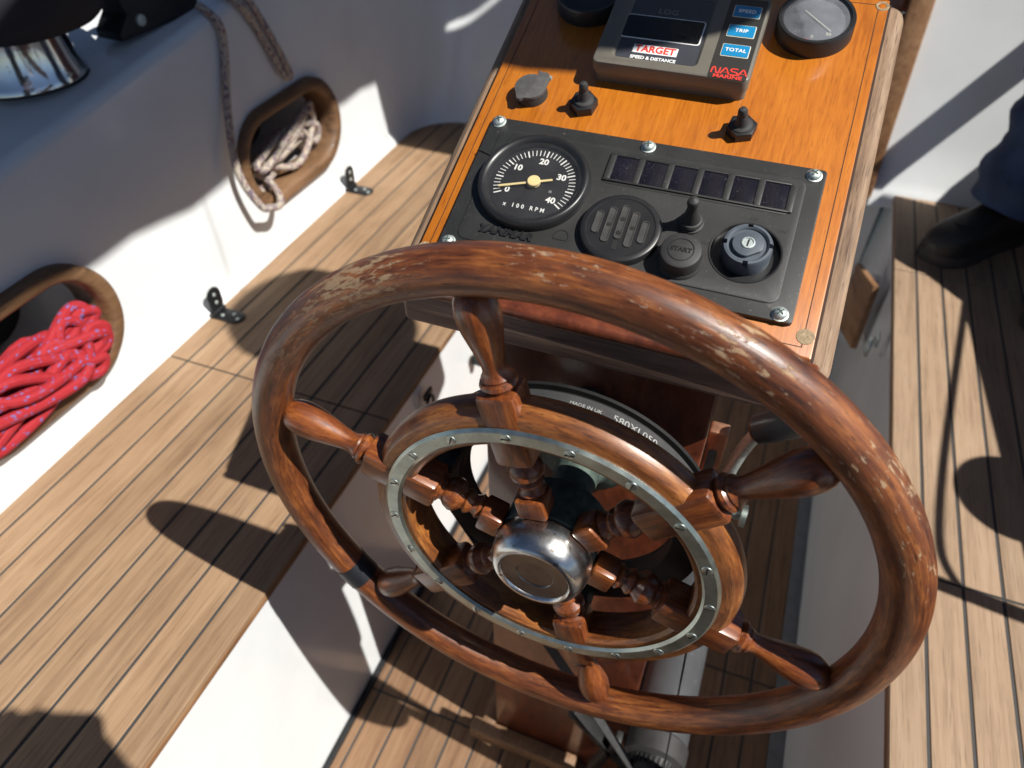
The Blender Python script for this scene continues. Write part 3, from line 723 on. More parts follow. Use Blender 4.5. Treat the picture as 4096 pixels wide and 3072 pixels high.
# notch line at the upper left of the rev counter
ln = MB(); stroke(ln, [(-.1515, .0385), (-.1330, .0330)], .0009, .0048, .0062); stroke(ln, [(-.1330, .0330), (-.1255, .0610)], .0009, .0048, .0063); ln.build('moulding_line', 'pulley', ep)
for x, y in ((-.1436, .0735), (-.0024, .0728), (.1376, .0715), (-.1424, -.0622), (.1370, -.0632), (-.0024, -.0632)):
    s1 = MB(); s1.lathe([(.0066, .0050), (.0066, .0056), (.0054, .0060), (.0052, .0074), (.0040, .0090), (.002, .0098), (0, .0099)], 24, T=tr(x, y, 0))
    a = rnd.uniform(0, 90)
    for q in (0, 90): s1.box((0, 0, .00975), (.0058, .0010, .0010), T=tr(x, y, 0) @ rot(a + q, 'Z'), mat=1)
    s1.build('screw', ['steel', 'verdigris'], ep)
# rev counter
TX, TY = -.0881, .0117
ta = MB(); ta.lathe([(.0502, .0050), (.0502, .0085), (.0495, .0125), (.0480, .0150), (.0465, .0158), (.0445, .0156), (.0425, .0142), (.0405, .0115), (.0400, .0070)], 72, cap=False)
tach = ta.build('rev_counter', 'plastic2', ep, (TX, TY, 0))
mb = MB(); mb.lathe([(.0405, .0068), (0, .0068)], 64, cap=False); mb.build('dial', 'dial', tach)
tk = MB()
for i in range(41):
    a = R(207.5 - 242.5 * i / 40); big = i % 5 == 0
    r0, r1 = (.0295 if big else .0305), .0365
    stroke(tk, [(r0 * math.cos(a), r0 * math.sin(a)), (r1 * math.cos(a), r1 * math.sin(a))], .0012 if big else .00065, .0069, .0071)
tk.build('scale_marks', 'white', tach)
for i, s_ in ((0, '0'), (10, '10'), (20, '20'), (30, '30'), (40, '40')):
    a = R({0: 207, 10: 145.5, 20: 87, 30: 27, 40: -36}[i]); rr = .0243
    text('numeral', s_, .0085, 'white', tach, (rr * math.cos(a), rr * math.sin(a), .0070), off=.00025)
text('lettering', 'x 100 RPM', .0060, 'white', tach, (-.001, -.0260, .0070), space=1.75, off=.0001, shear=-.05, xs=.85)
nd = MB(); ang = 199.5
stroke(nd, [(.0315 * math.cos(R(ang)), .0315 * math.sin(R(ang))), (-.0165 * math.cos(R(ang)), -.0165 * math.sin(R(ang)))], .0021, .0085, .0096)
nd.lathe([(.0058, .0080), (.0058, .0112), (.0052, .0118), (0, .0118)], 32); nd.build('needle', 'needle', tach)
mb = MB(); mb.lathe([(.0016, .0068), (.0016, .0073), (0, .0075)], 12, T=tr(.0165, -.0055, 0)); mb.build('dial_screw', 'grey_print', tach)
mb = MB(); mb.lathe([(.0408, .0125), (0, .0127)], 64, cap=False); mb.build('glass', 'glass', tach)
# warning windows
WX = [-.0156 + .02544 * i for i in range(6)]
fm = MB(); y0, y1 = .0295, .0575
fm.box((.0465, y1 - .0004, .0069), (.1555, .0022, .0022), bev=.0006); fm.box((.0465, y0 + .0004, .0069), (.1555, .0022, .0022), bev=.0006)
for i in range(7):
    xx = WX[0] - .0127 + .02544 * i; fm.box((xx, (y0 + y1) / 2, .0068), (.0056, .0285, .0024), bev=.0006)
fm.prism(rrect(-.0312, .0268, .1243, .0600, .004, 5), .0058, .0064, bev=.0003)
fm.build('indicator_frame', 'plastic', ep)
for xx in WX:
    mb = MB(); mb.box((xx, .0443, .0064), (.0212, .0256, .0014), bev=.0003); mb.build('indicator_window', 'window', ep)
# buzzer grille
GX, GY = -.0013, -.0190
mb = MB(); mb.lathe([(.0342, .0055), (.0342, .0100), (.0330, .0122), (.0305, .0134), (.0285, .0132), (.0280, .0126), (0, .0126)], 64)
gril = mb.build('buzzer_grille', 'plastic2', ep, (GX, GY, 0))
sl = MB(); hol = MB()
for i, (h0, h1) in zip(range(-2, 3), ((-.010, .012), (-.017, .018), (-.021, .022), (-.018, .017), (-.012, .010))):
    xx = i * .0098; lo = h0 + (.009 if i == 0 else 0)
    pts = rrect(xx - .0032, lo, xx + .0032, h1, .0031, 5)
    inn = inset(pts, .0007); n = len(pts)
    sl.add([(p[0], p[1], .0127) for p in pts] + [(p[0], p[1], .0136) for p in pts] + [(p[0], p[1], .0136) for p in inn] + [(p[0], p[1], .0129) for p in inn],
           [[j, (j + 1) % n, (j + 1) % n + n, j + n] for j in range(n)] + [[j + n, (j + 1) % n + n, (j + 1) % n + 2 * n, j + 2 * n] for j in range(n)] + [[j + 2 * n, (j + 1) % n + 2 * n, (j + 1) % n + 3 * n, j + 3 * n] for j in range(n)] + [[3 * n + j for j in range(n)]])
hol.prism(rrect(-.0022, -.0225, .0022, -.0135, .0008, 3), .0127, .0130)
for xx, yy in ((0, .008), (-.0098, .0005), (0, -.006), (.0098, .001)): hol.lathe([(.0019, .0127), (.0019, .01325), (0, .01325)], 14, T=tr(xx, yy, 0))
sl.build('slots', 'dusty_plastic', gril); hol.build('holes', 'pulley', gril)
toggle((.0525, .0015, .0060), '', ep)
# start button
mb = MB(); mb.lathe([(.0185, .0058), (.0180, .0080), (.0168, .0095), (.0168, .0190), (.0160, .0212), (.0145, .0222), (0, .0222)], 48)
st = mb.build('start_button', 'rubber_grey' if False else 'rubber', ep, (.0528, -.0350, 0))
mb = MB(); mb.ring(.0098, .0104, .0221, .0226, 40); mb.build('ring_mark', 'plastic2', st)
text('lettering', 'START', .0058, 'plastic2', st, (0, 0, .0222), ext=.0004, off=.00015)
# key switch in its recess
kc = MB(); kc.lathe([(KR, .0058), (KR, .0006), (0, .0006)], 48, cap=False); kc.lathe([(KR + .0016, .0059), (KR + .0012, .0066), (KR, .0064), (KR, .0055)], 48, cap=False)
for i, f in enumerate(kc.f): kc.f[i] = f[::-1]
cup = kc.build('key_recess', 'plastic2', ep, (KX, KY, 0))
mb = MB(); mb.lathe([(.0195, .0006), (.0195, .0150), (.0185, .0172), (.0165, .0175), (.0150, .0160), (.0150, .0150), (0, .0150)], 48)
o = mb.build('key_switch', 'bluegrey', ep, (KX + .0005, KY + .001, 0))
nt_ = []
for a in (5, 95, 185, 275): c = MB(); c.box((0, 0, .016), (.0040, .0060, .0090), T=rot(a, 'Z') @ tr(0, .0190, 0)); nt_.append(c)
cut(o, nt_)
mb = MB(); mb.prism([(p[0], max(-.0105, min(.0105, p[1])) if abs(p[0]) < .02 else p[1]) for p in circ(0, 0, .0122, 40)], .0145, .0182, T=rot(35, 'Z'), bev=.0008); lk = mb.build('lock_face', 'bluegrey', o)
mb = MB(); mb.lathe([(.0055, .0180), (.0052, .0190), (.0042, .0191), (.0036, .0184), (0, .0184)], 28); mb.box((0, 0, .0186), (.0011, .0062, .0006), T=rot(-5, 'Z'), mat=1); mb.build('keyhole', ['steel', 'pulley'], lk if False else o)
text('maker_lettering', 'YANMAR', .0108, 'plastic2', ep, (-.0968, -.0430, .0060), ext=.0014, shear=.28, off=.00045, xs=1.12, rt=(0, 0, R(0)))
dm = MB(); d_ = [(-.0062, -.0045), (-.0062, -.001)] + [(.0062 * math.cos(R(a)) * 1.0, -.001 + .0062 * math.sin(R(a))) for a in range(180, -1, -15)] + [(.0062, -.0045), (-.0062, -.0045)]
stroke(dm, d_, .0007, .0058, .0064, T=tr(-.0483, -.0340, 0)); dm.build('moulded_mark', 'pulley', ep)
text('lettering', 'ON', .0045, 'pulley', ep, (.1235, .0105, .0060), ext=.0001); text('lettering', 'OFF', .0040, 'pulley', ep, (.1005, .0175, .0060), ext=.0001); text('lettering', 'RUN', .0040, 'pulley', ep, (.0690, -.0140, .0060), ext=.0001)

# ------------------------------------------------------------------ speed log
lg = thing('log_display', 'taupe plastic speed log display with three blue keys', 'instrument', onpanel(0, 0, .003), PR)
LX0, LX1, LY0, LY1 = -.0752, .0662, .1425, .2455
mb = MB(); mb.prism(rrect(LX0 + .0015, LY0 + .0015, LX1 - .0015, LY1 - .0015, .006, 6), 0, .0100); mb.prism(rrect(LX0 + .0022, LY0 + .0022, LX1 - .0022, LY1 - .0022, .006, 6), .0100, .0112, mat=1)
mb.build('back_case', ['log_case', 'pulley'], lg)
mb = MB(); mb.prism(rrect(LX0, LY0, LX1, LY1, .0065, 6), .0112, .0240, bev=.0022)
o = mb.build('front_case', 'log_case', lg)
D0 = rrect(-.0600, .1510, .0200, .2395, .006, 6); n = len(D0)
def frustum(pts, ins, z0, z1):
    c = MB(); a = inset(pts, ins); n = len(pts)
    c.add([(p[0], p[1], z0) for p in a] + [(p[0], p[1], z1) for p in pts], [[j, (j + 1) % n, (j + 1) % n + n, j + n] for j in range(n)] + [list(range(n))[::-1], [n + j for j in range(n)]]); return c
c1 = frustum(D0, .0035, .0215, .0246); S0 = rrect(.0300, .1430, .0635, .2405, .002, 4); c2 = MB(); c2.prism(S0, .0230, .03)
cut(o, [c1, c2])
mb = MB(); mb.prism(inset(D0, .0034), .0210, .0219); dk = mb.build('display_face', 'log_dark', lg)
mb = MB(); mb.prism(inset(S0, .0003), .0225, .0236); sp = mb.build('key_strip', 'log_strip', lg)
mb = MB(); mb.prism(rrect(-.0585, .1785, .0150, .2082, .003, 5), .0218, .0222); n1 = mb.build('screen_outline', 'white', dk)
mb = MB(); mb.prism(rrect(-.0574, .1796, .0139, .2071, .0022, 5), .0222, .0225); mb.build('screen', 'lcd', dk)
text('lettering', 'LOG', .0088, 'grey_print', dk, (-.0222, .2150, .0221), off=.0002, space=1.1)
mb = MB(); mb.box((-.0220, .1665, .0221), (.0405, .0100, .0005)); mb.build('word_plate', 'white', dk)
text('lettering', 'TARGET', .0108, 'red', dk, (-.0220, .1664, .0224), off=.00035, xs=.92)
text('lettering', 'SPEED & DISTANCE', .0052, 'white', dk, (-.0218, .1561, .0220), off=.00013, xs=.93)
for yy, s_ in ((.2245, 'SPEED'), (.2002, 'TRIP'), (.1763, 'TOTAL')):
    mb = MB(); mb.prism(rrect(.0353, yy - .0074, .0597, yy + .0074, .0012, 3), .0236, .0239); b1 = mb.build('key', 'cream', lg)
    mb = MB(); mb.prism(rrect(.0360, yy - .0067, .0590, yy + .0067, .0008, 3), .0239, .0243); mb.build('key_cap', 'blue', b1)
    text('lettering', s_, .0055, 'white', b1, (.0475, yy, .0244), off=.0001, space=1.08)
lo = MB(); h = .0070; bx = .0322; wv = .0012; z0, z1 = .0236, .0239
def sm(pts, k=5): return [tuple(p[:2]) for p in spline([(a, b, 0) for a, b in pts], k)]
x_ = bx; yb = .1482
stroke(lo, sm([(x_, yb), (x_ + .0006, yb + h * .8), (x_ + .0022, yb + h), (x_ + .0034, yb + h * .6), (x_ + .0044, yb + h * .12), (x_ + .0058, yb + h * .05), (x_ + .0068, yb + h * .4), (x_ + .0072, yb + h)]), wv, z0, z1)
x_ += .0082; stroke(lo, sm([(x_ - .0003, yb), (x_ + .0026, yb + h * .85), (x_ + .0036, yb + h), (x_ + .0046, yb + h * .85), (x_ + .0072, yb)]), wv, z0, z1)
x_ += .0080; stroke(lo, sm([(x_, yb), (x_ + .0050, yb + .0001), (x_ + .0064, yb + h * .25), (x_ + .0050, yb + h * .48), (x_ + .0016, yb + h * .55), (x_ + .0003, yb + h * .78), (x_ + .0018, yb + h), (x_ + .0064, yb + h)]), wv, z0, z1)
x_ += .0074; stroke(lo, sm([(x_ - .0003, yb), (x_ + .0026, yb + h * .85), (x_ + .0036, yb + h), (x_ + .0046, yb + h * .85), (x_ + .0072, yb)]), wv, z0, z1)
stroke(lo, [(bx + .0105, yb + h * .3), (bx + .0160, yb + h * .3)], .0005, z0, z1); stroke(lo, [(bx + .0222, yb + h * .3), (bx + .0312, yb + h * .3)], .0005, z0, z1)
lo.build('maker_logo', 'red', sp)
text('lettering', 'MARINE', .0055, 'red', sp, (.0472, .1452, .0237), off=.00012, xs=1.28)

# round gauges
def gauge(x, y, label, r=.0318, needle_a=140, dusty=True, marks=True):
    t = thing('gauge', label, 'gauge', onpanel(x, y, .003), PR, 'round black gauges on the console')
    mb = MB(); mb.lathe([(r + .0025, 0), (r + .0020, .0150), (r + .0012, .0165), (r - .0015, .0165), (r - .0035, .0140), (r - .0045, .0105)], 64, cap=False); mb.build('housing', 'plastic2', t)
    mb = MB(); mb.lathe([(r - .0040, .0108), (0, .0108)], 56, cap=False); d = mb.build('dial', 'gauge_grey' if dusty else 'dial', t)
    if marks:
        for s_, a in (('50', 228), ('0', 270), ('50', 312)): text('numeral', s_, .0048, 'cream', d, (.0200 * math.cos(R(a)), .0200 * math.sin(R(a)), .0109), off=.0001)
        ar = MB(); stroke(ar, [(.0238 * math.cos(R(a)), .0238 * math.sin(R(a))) for a in range(232, 266, 3)], .0009, .0108, .0111); ar.build('red_arc', 'red', d)
        ar = MB(); stroke(ar, [(.0238 * math.cos(R(a)), .0238 * math.sin(R(a))) for a in range(274, 308, 3)], .0009, .0108, .0111); ar.build('green_arc', 'verdigris', d)
    nd = MB(); a = R(needle_a); stroke(nd, [(-.0130 * math.cos(a) - .001, -.0130 * math.sin(a) + .002), (.0190 * math.cos(a), .0190 * math.sin(a))], .0008, .0118, .0122); nd.build('needle', 'cream', t)
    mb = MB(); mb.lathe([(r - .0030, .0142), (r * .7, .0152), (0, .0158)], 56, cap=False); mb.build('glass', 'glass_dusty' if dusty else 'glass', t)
    return t
gauge(.1072, .2385, 'round black ammeter with a cream needle at the upper right of the console', needle_a=-39)
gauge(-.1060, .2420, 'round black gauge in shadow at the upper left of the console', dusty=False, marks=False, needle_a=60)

# ------------------------------------------------------------------ steering wheel
W = Vector((-.1035, .3559, .8142))
wh = thing('steering_wheel', 'worn varnished ship style steering wheel with six turned spokes', 'steering wheel', W, (R(90), 0, 0))
NR = 240; rt_ = .0180
def torus(Rm, r, n=NR, k=28, a0=0, a1=2 * PI, off=0):
    closed = abs(a1 - a0 - 2 * PI) < 1e-6; q = n if closed else n + 1
    vs = []; fs = []; uv = []
    for i in range(q):
        a = a0 + (a1 - a0) * i / n
        for j in range(k):
            b = 2 * PI * j / k; rr = Rm - r * math.cos(b); vs.append((rr * math.cos(a), rr * math.sin(a), -r * math.sin(b)))
    for i in range(n):
        for j in range(k):
            i2 = (i + 1) % q; j2 = (j + 1) % k; fs.append([i * k + j, i2 * k + j, i2 * k + j2, i * k + j2])
            u0, u1 = Rm * (a0 + (a1 - a0) * i / n), Rm * (a0 + (a1 - a0) * (i + 1) / n); v0, v1 = r * 2 * PI * j / k, r * 2 * PI * (j + 1) / k
            uv.append([(u0, v0), (u1, v0), (u1, v1), (u0, v1)])
    return vs, fs, uv
mb = MB(); vs, fs, uv = torus(.2752, rt_); mb.add(vs, fs, 0, uv); mb.build('rim', 'rim', wh, sharp=80)
mb = MB(); vs, fs, uv = torus(.2752, rt_ + .0007, 14, 28, R(-145.5), R(-140)); mb.add(vs, fs, 0, uv); mb.build('tape_band', 'tape', wh, sharp=80)
mb = MB(); mb.lathe([(.128, -.018), (.150, -.018), (.160, -.012), (.1655, -.0045), (.1662, -.001), (.1645, .0065), (.1590, .0143), (.1572, .0155), (.131, .0155), (.128, .0125), (.128, -.018)], 144, cap=False); mb.build('inner_ring', 'ringwood', wh)
mb = MB(); mb.ring(.1345, .1495, .0145, .0195, 144, bev=.0026); rg_ = mb.build('metal_ring', 'nickel', wh)
for i in range(18):
    a = R(20 * i + 3); sq_ = rnd.uniform(0, 180); s1 = MB(); s1.lathe([(.0048, .0192), (.0042, .0201), (.0024, .0207), (0, .0208)], 16, T=tr(.1422 * math.cos(a), .1422 * math.sin(a), 0)); s1.box((0, 0, .0207), (.0074, .0010, .0007), T=tr(.1422 * math.cos(a), .1422 * math.sin(a), 0) @ rot(sq_, 'Z'), mat=1)
    s1.build('ring_screw', ['nickel', 'pulley'], rg_)
sp_ = MB(); TX_ = rot(90, 'Y')      # lathe z axis -> +X
def L(prof): sp_.lathe(prof, 28, T=TX_)
sp_.box((.0535, 0, .003), (.021, .026, .024), bev=.003)
L([(.0085, .060), (.0110, .066), (.0120, .0675), (.0095, .0705), (.0085, .0730), (.0115, .0765), (.0120, .0790), (.0095, .0815), (.0105, .0830), (.0150, .0880), (.0156, .0920), (.0135, .0975), (.0105, .1010), (.0105, .1035), (.0135, .1050), (.0135, .1080)])
sp_.box((.1415, 0, .0008), (.0710, .0320, .0315), bev=.0045, seg=2)
L([(.0150, .1700), (.0152, .1735), (.0135, .1755), (.0118, .1770), (.0135, .1790), (.0150, .1815), (.0140, .1840), (.0118, .1855), (.0122, .1875), (.0108, .1895), (.0092, .1930), (.0092, .1980), (.0105, .2060), (.0130, .2180), (.0152, .2290), (.0163, .2385), (.0160, .2470), (.0140, .2540), (.0105, .2590), (.006, .2615), (0, .2625)])
s0 = sp_.build('spoke', 'spoke', wh, rot=(0, 0, R(44.3)), sharp=30)
for i in range(1, 6):
    c = s0.copy(); COL.objects.link(c); c.parent = wh; c.rotation_euler = (0, 0, R(44.3 + 60 * i))
mb = MB(); mb.lathe([(.043, -.035), (.043, .006), (.035, .010), (0, .010)], 48); mb.build('hub', 'verdigris', wh)
mb = MB(); mb.lathe([(.0420, .0080), (.0430, .0125), (.0436, .0180), (.0430, .0240), (.0412, .0310), (.0380, .0375), (.0345, .0405), (.0318, .0408), (.0304, .0398), (.0296, .0380)], 72, cap=False)
mb.build('hub_cap', 'hub_steel', wh)
mb = MB(); mb.lathe([(.0300, .0378), (.0295, .0385), (.0200, .0376), (.0165, .0374), (.0158, .0365), (0, .0363)], 72, cap=False); mb.build('hub_face', 'reflection_steel', wh)
pu = MB(); pu.ring(.100, .1275, -.056, -.034, 120, bev=.0012); pu.ring(.100, .1325, -.0595, -.056, 120, bev=.001)
for a in (14, 134, 254): pu.box((.114, 0, -.03), (.02, .024, .03), T=rot(a + 30, 'Z'), bev=.003)
pu.build('drive_pulley', 'pulley', wh)

# drive belt: round the pulley and the motor pinion
MX, MY, MZ = .046, .405, .272
by, bz = MX - W.x, MZ - W.z; d_ = math.hypot(by, bz); ph = math.atan2(bz, by); be = math.acos((.1282 - .016) / d_)
pts = []
a0, a1 = ph + be, ph - be + 2 * PI
for i in range(73): a = a0 + (a1 - a0) * i / 72; pts.append((.1282 * math.cos(a), .1282 * math.sin(a)))
a0, a1 = ph - be, ph + be
q0 = (by + .016 * math.cos(a0), bz + .016 * math.sin(a0)); p_ = pts[-1]
for i in range(1, 30): t = i / 30; pts.append((p_[0] + (q0[0] - p_[0]) * t, p_[1] + (q0[1] - p_[1]) * t))
for i in range(13): a = a0 + (a1 - a0) * i / 12; pts.append((by + .016 * math.cos(a), bz + .016 * math.sin(a)))
p_ = pts[-1]; q0 = pts[0]
for i in range(1, 30): t = i / 30; pts.append((p_[0] + (q0[0] - p_[0]) * t, p_[1] + (q0[1] - p_[1]) * t))
n = len(pts); ou = inset(pts, -.0020); vs = []; fs = []
zc_ = -.0440; hw = .0068
for P, z in ((pts, zc_ - hw), (ou, zc_ - hw), (ou, zc_ + hw), (pts, zc_ + hw)): vs += [(p[0], p[1], z) for p in P]
for k in range(4):
    for j in range(n): a, b = k * n + j, k * n + (j + 1) % n; c, d = ((k + 1) % 4) * n + (j + 1) % n, ((k + 1) % 4) * n + j; fs.append([a, b, c, d])
bt = thing('drive_belt', 'black toothed drive belt with white print running from behind the wheel', 'belt', W, (R(90), 0, 0))
mb = MB(); mb.add(vs, fs); mb.build('belt', 'beltm', bt, sharp=50)
th_ = MB()
for i in range(0, 60):
    pass
def bwarp(th0):
    def f(c):
        r = .1282 + .0021 + c.z; a = R(th0) - c.x / .1303; return Vector((r * math.cos(a), r * math.sin(a), zc_ + .0020 - c.y))
    return f
text('print', '580XL050', .0098, 'worn_print', bt, (0, 0, 0), ext=.0001, warp=bwarp(66), xs=1.0)
text('print', 'MADE IN UK', .0050, 'worn_print', bt, (0, 0, 0), ext=.0001, warp=bwarp(85), xs=.95)

# motor
mo = thing('autopilot_motor', 'grey tubular motor with a black end cap beside the pedestal', 'motor', (MX, MY, MZ), (R(-90), 0, 0))
mb = MB(); mb.lathe([(.0415, .040), (.0415, .36), (.038, .365), (0, .365)], 56); mb.build('tube', 'grey_tube', mo)
mb = MB(); mb.lathe([(0, .012), (.036, .012), (.0435, .018), (.0440, .045), (.0415, .048)], 56); mb.build('collar', 'rubber', mo)
mb = MB(); prof = [(0, -.03), (.012, -.03), (.0145, -.026), (.0145, .012)]
mb.lathe(prof, 24); mb.ring(.0145, .022, -.030, -.027, 32); mb.build('pinion', 'pulley', mo)
mb = MB(); mb.lathe([(0, -.005), (.030, -.005), (.036, .002), (.038, .0125)], 48)
for i in range(36): a = R(10 * i); mb.box((.0365, 0, .006), (.004, .003, .012), T=rot(10 * i, 'Z'), bev=.0008)
mb.build('end_cap', 'pulley', mo)
mb = MB(); mb.prism([(-.125, .02), (-.115, .03), (-.02, -.07), (-.02, -.16), (-.035, -.16)], -.004, .004, T=Matrix(((1, 0, 0, 0), (0, 0, 1, .02), (0, -1, 0, 0), (0, 0, 0, 1))) @ Matrix.Identity(4)); 
mb.v = [(x, -z * 0 + (y if False else y), z) for x, y, z in mb.v]
br_ = MB(); br_.box((-.070, -.015, .028), (.012, .19, .02), T=rot(-38, 'Z') , bev=.002); br_.box((-.052, .075, .028), (.012, .15, .02), T=rot(12, 'Z'), bev=.002); br_.build('bracket', 'pulley', mo)

# gear lever
gl = thing('gear_lever', 'curved chrome engine lever with black knob right of the pedestal', 'lever', (.004, .56, .74))
mb = MB(); mb.prism(rrect(.0, -.075, .020, .056, .003, 3), -.012, .004, T=Matrix(((1, 0, 0, 0), (0, 0, -1, 0), (0, 1, 0, 0), (0, 0, 0, 1))), bev=.0015); mb.build('side_plate', 'bronze', gl)
mb = MB(); mb.prism(rrect(.004, -.072, .0135, .030, .0046, 6), .004, .0052, T=Matrix(((1, 0, 0, 0), (0, 0, -1, 0), (0, 1, 0, 0), (0, 0, 0, 1)))); mb.build('slot', 'gunge', gl)
mb = MB(); mb.prism(rrect(.004, -.075, .0125, -.010, .004, 5), .0052, .009, T=Matrix(((1, 0, 0, 0), (0, 0, -1, 0), (0, 1, 0, 0), (0, 0, 0, 1))), bev=.0012); mb.build('cam_disc', 'nickel', gl)
mb = MB(); mb.tube(spline([(.030, .005, -.070), (.026, .0, -.045), (.029, -.002, -.015), (.033, -.004, .020), (.039, -.006, .052), (.048, -.008, .082)]), [.0085] * 20 + [.0072] * 21, 16); mb.build('arm', 'steel', gl)
mb = MB(); T = tr(.040, -.006, .074) @ Matrix.Rotation(R(55), 4, 'Y') ; mb.lathe([(0, 0), (.010, 0), (.0145, .004), (.0155, .016), (.0155, .044), (.012, .052), (0, .054)], 32, T=T); mb.build('knob', 'plastic2', gl)
mb = MB(); mb.lathe([(.014, 0), (.015, .012), (.013, .02), (.006, .021), (.006, .034), (.013, .035), (.013, .041), (0, .042)], 28, T=tr(.022, 0, -.066) @ rot(90, 'Y')); mb.build('pivot', 'nickel', gl)

# corroded steering gear head behind the wheel
sg = thing('steering_gear', 'green corroded bronze steering gear on the pedestal behind the wheel', 'steering gear', (W.x, .47, W.z), (R(90), 0, 0))
mb = MB(); mb.lathe([(.045, -.010), (.045, .012), (.030, .018), (.022, .03), (.018, .085), (0, .085)], 40); mb.build('bearing', 'verdigris', sg)
mb = MB()
for i, (a, rr) in enumerate(((60, .055), (95, .06), (30, .05), (130, .052))):
    mb.lathe([(.014, -.01), (.016, .008), (.010, .018), (0, .02)], 7, T=tr(rr * math.cos(R(a)), rr * math.sin(R(a)), 0) @ rot(i * 23, 'Z'))
mb.build('bolts', 'gunge', sg)

# ------------------------------------------------------------------ people
def skin_obj(name, nodes, edges, m, parent, sub=2):
    me = bpy.data.meshes.new(name); me.from_pydata([n[0] for n in nodes], edges, [])
    o = bpy.data.objects.new(name, me); COL.objects.link(o); o.parent = parent
    sk = o.modifiers.new('skin', 'SKIN'); sk.use_smooth_shade = True
    if not me.skin_vertices: 
        pass
    for i, sv in enumerate(me.skin_vertices[0].data if me.skin_vertices else []): sv.radius = (nodes[i][1], nodes[i][1]); sv.use_root = (i == 0)
    ss = o.modifiers.new('sub', 'SUBSURF'); ss.levels = sub; ss.render_levels = sub
    bpy.context.view_layer.update()
    me2 = bpy.data.meshes.new_from_object(o.evaluated_get(bpy.context.evaluated_depsgraph_get())); o.modifiers.clear(); o.data = me2
    me2.materials.clear(); me2.materials.append(M[m])
    for p in me2.polygons: p.use_smooth = True
    return o
def ensure_skin(me):
    bm = bmesh.new(); bm.from_mesh(me); bm.verts.layers.skin.verify(); bm.to_mesh(me); bm.free()
def body(nodes_edges, name, m, parent, sub=2):
    nodes, edges = nodes_edges
    me = bpy.data.meshes.new(name); me.from_pydata([tuple(n[0]) for n in nodes], edges, []); ensure_skin(me)
    o = bpy.data.objects.new(name, me); COL.objects.link(o); o.parent = parent
    for i, sv in enumerate(me.skin_vertices[0].data): sv.radius = (nodes[i][1], nodes[i][1]); sv.use_root = (i == 0)
    sk = o.modifiers.new('skin', 'SKIN'); sk.use_smooth_shade = True
    ss = o.modifiers.new('sub', 'SUBSURF'); ss.levels = sub; ss.render_levels = sub
    bpy.context.view_layer.update()
    me2 = bpy.data.meshes.new_from_object(o.evaluated_get(bpy.context.evaluated_depsgraph_get())); o.modifiers.clear(); o.data = me2
    me2.materials.clear(); me2.materials.append(M[m])
    for p in me2.polygons: p.use_smooth = True
    return o
def graph(chains):
    """chains: lists of (point, radius); equal points are shared"""
    nodes = []; edges = []; idx = {}
    for ch in chains:
        prev = None
        for p, r in ch:
            k = tuple(round(x, 4) for x in p)
            if k not in idx: idx[k] = len(nodes); nodes.append((Vector(p), r))
            i = idx[k]
            if prev is not None: edges.append((prev, i))
            prev = i
    return nodes, edges
def hand_chains(wr, fwd, side, nrm, s=1.0, curl=.35):
    """wrist point, finger direction, thumb side direction, back-of-hand normal"""
    wr, fwd, side, nrm = map(Vector, (wr, fwd, side, nrm)); out = []
    palm = wr + fwd * .05 * s
    out.append([(tuple(wr), .026 * s), (tuple(palm), .026 * s)])
    for k, (off, ln) in enumerate(((.027, .075), (.009, .085), (-.009, .079), (-.026, .062))):
        b = wr + fwd * .088 * s + side * off * s; ch = [(tuple(palm), .026 * s), (tuple(b), .0095 * s)]; d = fwd.copy(); p = b
        for q in range(3):
            d = (d - nrm * curl).normalized(); p = p + d * ln * s * (.45, .32, .23)[q]; ch.append((tuple(p), (.0088, .008, .007)[q] * s))
        out.append(ch)
    t0 = wr + fwd * .03 * s + side * .03 * s; t1 = t0 + (fwd * .7 + side * .7 - nrm * .3).normalized() * .035 * s; t2 = t1 + (fwd * .9 + side * .35 - nrm * .4).normalized() * .03 * s
    out.append([(tuple(palm), .026 * s), (tuple(t0), .013 * s), (tuple(t1), .0105 * s), (tuple(t2), .009 * s)])
    return out
def head(parent, c, fwd):
    """hair, eyes and nose on a head at c facing fwd"""
    c = Vector(c); f = Vector(fwd).normalized(); s = Vector((-f.y, f.x, 0)).normalized(); u = s.cross(f) * -1 if s.cross(f).z < 0 else s.cross(f)
    T = Matrix(((s.x, f.x, u.x, c.x), (s.y, f.y, u.y, c.y), (s.z, f.z, u.z, c.z), (0, 0, 0, 1)))
    h = MB(); prof = [(.001, .128), (.05, .118), (.082, .085), (.094, .04), (.094, .0), (.085, -.03)]
    h.lathe(prof, 32, T=T @ tr(0, -.014, 0)); h.v = [v for v in h.v]; h.build('hair', 'hair', parent)
    for k in (-1, 1): e = MB(); e.lathe([(0, -.012), (.009, -.008), (.012, 0), (.009, .008), (0, .012)], 14, T=T @ tr(k * .032, .083, .005)); e.build('eye', 'eye', parent)
def jeans_leg(mb, path, rads, seed):
    pts = spline(path, 10); n = len(pts); k = 36; base = len(mb.v)
    m_ = MB(); rr = [rads[0] + 0 for _ in pts]
    for i in range(n):
        t = i / (n - 1) * (len(rads) - 1); a = int(min(t, len(rads) - 2)); rr[i] = rads[a] + (rads[a + 1] - rads[a]) * (t - a)
    m_.tube(pts, rr, k, cap=False)
    for i, v in enumerate(m_.v):
        ring = i // k; c = pts[ring]; d = Vector(v) - c; t = ring / (n - 1)
        q = noise.noise(Vector((v[0] * 6, v[1] * 6, v[2] * 17)) + Vector((seed, 0, 0))) * .30 * (1 - t * .7) + noise.noise(Vector((v[0] * 14, v[1] * 14, v[2] * 40)) + Vector((seed, 3, 0))) * .09 * (1 - t * .6)
        m_.v[i] = tuple(c + d * (1 + q))
    mb.add(m_.v, m_.f)
